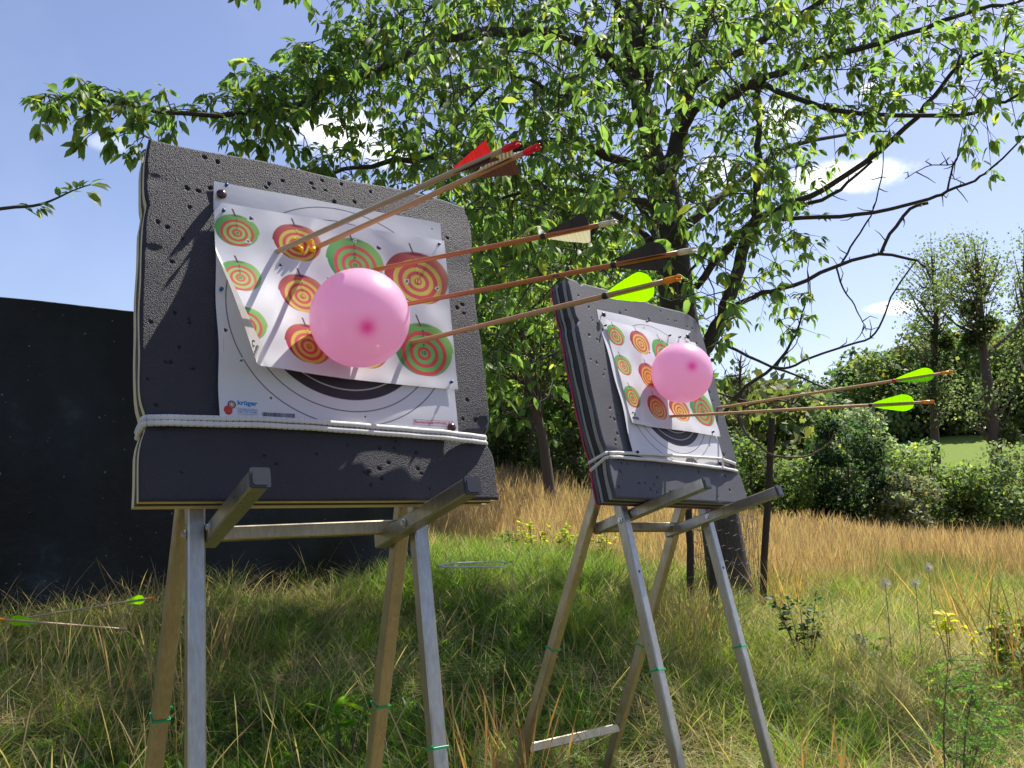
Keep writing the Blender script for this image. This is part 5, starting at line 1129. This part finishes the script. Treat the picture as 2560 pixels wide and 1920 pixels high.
V, Fc, c = merge(L3); tag(obj('dry_stalks', V, Fc, M['grass'], None, False, c), 'thin dry straw coloured seed stalks standing in the grass', 'dry stalks', kind='stuff')
# meadow
L4 = []
for n, y0, y1, w, hh in ((100000, 8.5, 15, .0028, .50), (105000, 14, 26, .005, .56), (85000, 25, 46, .010, .60)):
    x, y = field_pts(n, y0, y1, .68); r = x/y; f = .5+1.5*(fbm(x*1.6, y*.7, .45, 20)-.5)+.25*fbm(x, y, 2.2, 21)-.12; f = np.clip(f, 0, 1.2); keep = rg.random(n) < .35+.65*f; x, y, f = x[keep], y[keep], f[keep]; m_ = len(x)
    tall_ = rg.random(m_) < (.12+.62*ss(.35, .8, f)); h = (.7+.6*fbm(x, y, .6, 33))*np.where(tall_, hh*(.55+.65*rg.random(m_)**1.3), hh*(.3+.3*rg.random(m_)))*ss(7, 12, y)
    oc = A([.38, .225, .115])+(A([.42, .33, .19])-A([.38, .225, .115]))*rg.random((m_, 1)); gr = A([.15, .20, .05])+(A([.32, .31, .13])-A([.15, .20, .05]))*rg.random((m_, 1))
    c = np.where(tall_[:, None], oc*A([.98, .90, .98]), gr*.90)*(.75+.5*fbm(x, y, .8, 31)[:, None])*(1+rg.uniform(-.18, .18, (m_, 1))); L4.append(ribbons(x, y, h, w*(.35+.4*rg.random(m_)), rg, c, .15, .3, 4, tip=(.8, .7, 1.3, 1.7, 0)))
V, Fc, c = merge(L4); print('meadow', len(V)); tag(obj('dry_meadow_grass', V, Fc, M['grass'], None, False, c), 'tall golden brown dry grass of the meadow', 'dry grass', kind='stuff')
# ------------------------------------------------------------------ single plants
def plant(name, px, py, d, h, ns, nl, LL, col, label, cat='plant', group=None, spread=.35, wr=.3, rad=.004, droop=.2, stemcol='deadwood', seed=0, low=.25):
    rg = np.random.default_rng(seed+300); q = at(px, py, d); q[2] = float(G(q[0], q[1])); t = root(name, q, label, cat, group); mb = MB(); cr = Crown()
    for i in range(ns):
        a = rg.uniform(0, 6.28); l = rg.uniform(.2, 1)*spread*h; hh = h*rg.uniform(.7, 1); p0 = q+A([math.cos(a), math.sin(a), 0])*.02; p2 = q+A([math.cos(a)*l, math.sin(a)*l, hh]); p1 = (p0+p2)/2+A([0, 0, .08*h]); pp = smooth([p0, p1, p2], 4); mb.tube(pp, list(np.linspace(rad, rad*.4, len(pp))), 6)
        r = twig_leaves(pp[int(len(pp)*low):], nl, rg, LL, droop); cr.add(r)
    mb.build('stem', M[stemcol], t, True); P, D, Nn, L = cr.arr(); V, Fc = leaf_mesh(P, D, Nn, L, L*wr); obj('foliage', V, Fc, M['leaf'], t, False, np.repeat(leafcol(len(P), rg, col, .25, .1), 8, axis=0)); return t
g = 'small leafy plants in the right foreground'
plant('sapling', 2375, 1505, 5.2, .46, 3, 14, .060, (.34, .32, .03), 'yellow leaved sapling standing above the grass at right', 'sapling', g, .22, .25, seed=1, low=.4)
plant('sapling', 2432, 1500, 5.3, .32, 2, 12, .055, (.30, .28, .02), 'shorter yellow leaved sapling right of the taller one', 'sapling', g, .2, .25, seed=12, low=.4)
plant('shrub', 2015, 1520, 5.4, .50, 7, 34, .045, (.03, .065, .018), 'dark twiggy shrub in the grass right of the fence post', 'shrub', g, .4, .35, seed=2, low=.1)
plant('shrub', 2155, 1505, 5.4, .22, 6, 26, .045, (.05, .10, .02), 'small round green shrub beside the first dandelion clock', 'shrub', g, .7, .35, seed=3, low=.1)
plant('shrub', 2515, 1520, 4.9, .40, 9, 34, .055, (.11, .16, .02), 'yellow green shrub near the right edge of the photo', 'shrub', g, .5, .3, seed=4, low=.1)
plant('shrub', 2590, 1580, 4.6, .42, 9, 34, .06, (.06, .11, .02), 'green shrub cut by the right edge of the photo', 'shrub', g, .5, .3, seed=5, low=.1)
g = 'yellow green weeds in the meadow between the targets'
plant('goldenrod', 1338, 1330, 9.5, .55, 6, 26, .055, (.20, .22, .02), 'yellow flowering weed left of the slender trunk', 'wild plant', g, .35, .25, seed=6)
plant('goldenrod', 1425, 1320, 10, .45, 6, 24, .055, (.16, .20, .02), 'yellow flowering weed right of the slender trunk', 'wild plant', g, .5, .25, seed=7)
plant('goldenrod', 1270, 1330, 10, .35, 6, 24, .055, (.09, .14, .02), 'green leafy weed by the near foam block corner', 'wild plant', g, .5, .25, seed=8)
plant('goldenrod', 1510, 1320, 10, .4, 6, 22, .055, (.18, .20, .02), 'yellow flowering weed behind the farther stand', 'wild plant', g, .5, .25, seed=9)
plant('weed', 2245, 1800, 3.1, .12, 5, 16, .04, (.11, .2, .03), 'low bright green weed left of the feathery plant', 'wild plant', None, .9, .3, seed=10)
plant('weed', 690, 1790, 2.9, .14, 6, 18, .035, (.05, .12, .03), 'low leafy weed between the near stand legs', 'wild plant', None, .9, .35, seed=11)
plant('weed', 870, 1640, 3.6, .20, 5, 8, .10, (.10, .20, .02), 'bright green grassy weed beside the near rear leg', 'wild plant', None, .5, .12, seed=13)
# feathery asparagus plant
rga = np.random.default_rng(8); q = at(2370, 1900, 2.75); q[2] = float(G(q[0], q[1])); t = root('asparagus_fern', q, 'feathery bright green asparagus plant low at the right', 'wild plant'); mb = MB(); Vl = []; 
def needles(p, d, n, L): Vl.append((p+A(d)*rga.random((n, 1)), unit(n, rga)*.7+nrm(d), unit(n, rga), np.full(n, L)*rga.uniform(.6, 1.2, n)))
for sx, sy, tx, ty in ((2330, 1880, 2370, 1650), (2345, 1860, 2480, 1760), (2350, 1850, 2440, 1680)):
    p0 = q+A([(sx-2350)/F*2.7, rga.normal()*.03, 0]); p2 = at(tx, ty, 2.75+rga.normal()*.08); p1 = (p0+p2)/2+A([-.02, 0, .05]); pp = smooth([p0, p1, p2], 8); mb.tube(pp, list(np.linspace(.0035, .001, len(pp))), 6)
    for k in range(46):
        j = rga.integers(4, len(pp)); s = pp[j]; d = A([rga.uniform(-.3, 1)*.13, rga.normal()*.05, rga.uniform(-.06, .05)])*1.25; mb.tube([s, s+d*.5+A([0, 0, .01]), s+d], [.0012, .0009, .0005], 4, cap=False); needles(s, d, 60, .014)
for k in range(20):
    s = at(2440+rga.normal()*30, 1840+rga.normal()*25, 2.75+rga.normal()*.07); d = A([.12*rga.uniform(.4, 1), rga.normal()*.04, -.05*rga.random()]); mb.tube([q+A([0, 0, .02]), (q+s)/2+A([0, 0, .03]), s, s+d], [.0015, .0012, .001, .0005], 4, cap=False); needles(s, d, 60, .014)
mb.build('stem', M['deadwood'], t, True); P, D, Nn, L = [np.concatenate([v[i] for v in Vl]) for i in range(4)]; V, Fc = quad_leaves(P, D, Nn, L, np.full(len(L), .0009)); obj('foliage', V, Fc, M['leaf'], t, False, np.repeat(leafcol(len(P), rga, (.10, .21, .045), .25, .1), 4, axis=0))
for i, (px, py, d, h, ns, nl, LL, cc) in enumerate(((2080, 1560, 4.6, .16, 6, 18, .04, (.10, .18, .03)), (2330, 1560, 4.6, .2, 7, 20, .045, (.13, .2, .03)), (2460, 1600, 4.2, .24, 8, 24, .05, (.15, .21, .03)), (1960, 1640, 4.2, .16, 6, 18, .04, (.10, .2, .03)))):
    plant('weed', px, py, d, h, ns, nl, LL, cc, ('low leafy weed left of the small round shrub', 'leafy weed below the yellow sapling', 'pale leafy weed below the right hand shrubs', 'leafy weed just right of the farther stand front leg')[i], 'wild plant', None, .8, .3, seed=20+i, low=.1)
# dandelion clocks
for i, (x, y, d, r, lb) in enumerate(((2213, 1458, 5.2, .030, 'largest fluffy dandelion clock, left one of the lower pair'), (2288, 1457, 5.3, .026, 'fluffy dandelion clock right of the largest one'), (2321, 1417, 5.6, .024, 'fluffy dandelion clock beside the yellow sapling, highest of the three'))):
    c = at(x, y, d); gz = float(G(c[0], c[1])); t = root('dandelion_clock', (c[0], c[1], gz), lb, 'dandelion', 'dandelion clocks in the grass'); mb = MB(); mb.tube([A([c[0]+.02, c[1], gz]), A([c[0]+.012, c[1], (gz+c[2])/2]), c], [.003, .0022, .002], 6); mb.build('stem', M['deadwood'], t, True)
    mb = MB(); n = 110; dd = unit(n, rg)
    for k in range(n):
        e = c+dd[k]*r; mb.tube([c+dd[k]*.003, e], [.0003, .0003], 3, cap=False)
        for _ in range(4): s_ = nrm(dd[k]+rg.normal(size=3)*.8); mb.tube([e, e+s_*.007], [.0004, .0002], 3, cap=False)
    mb.build('seed_head', M['fluff'], t)
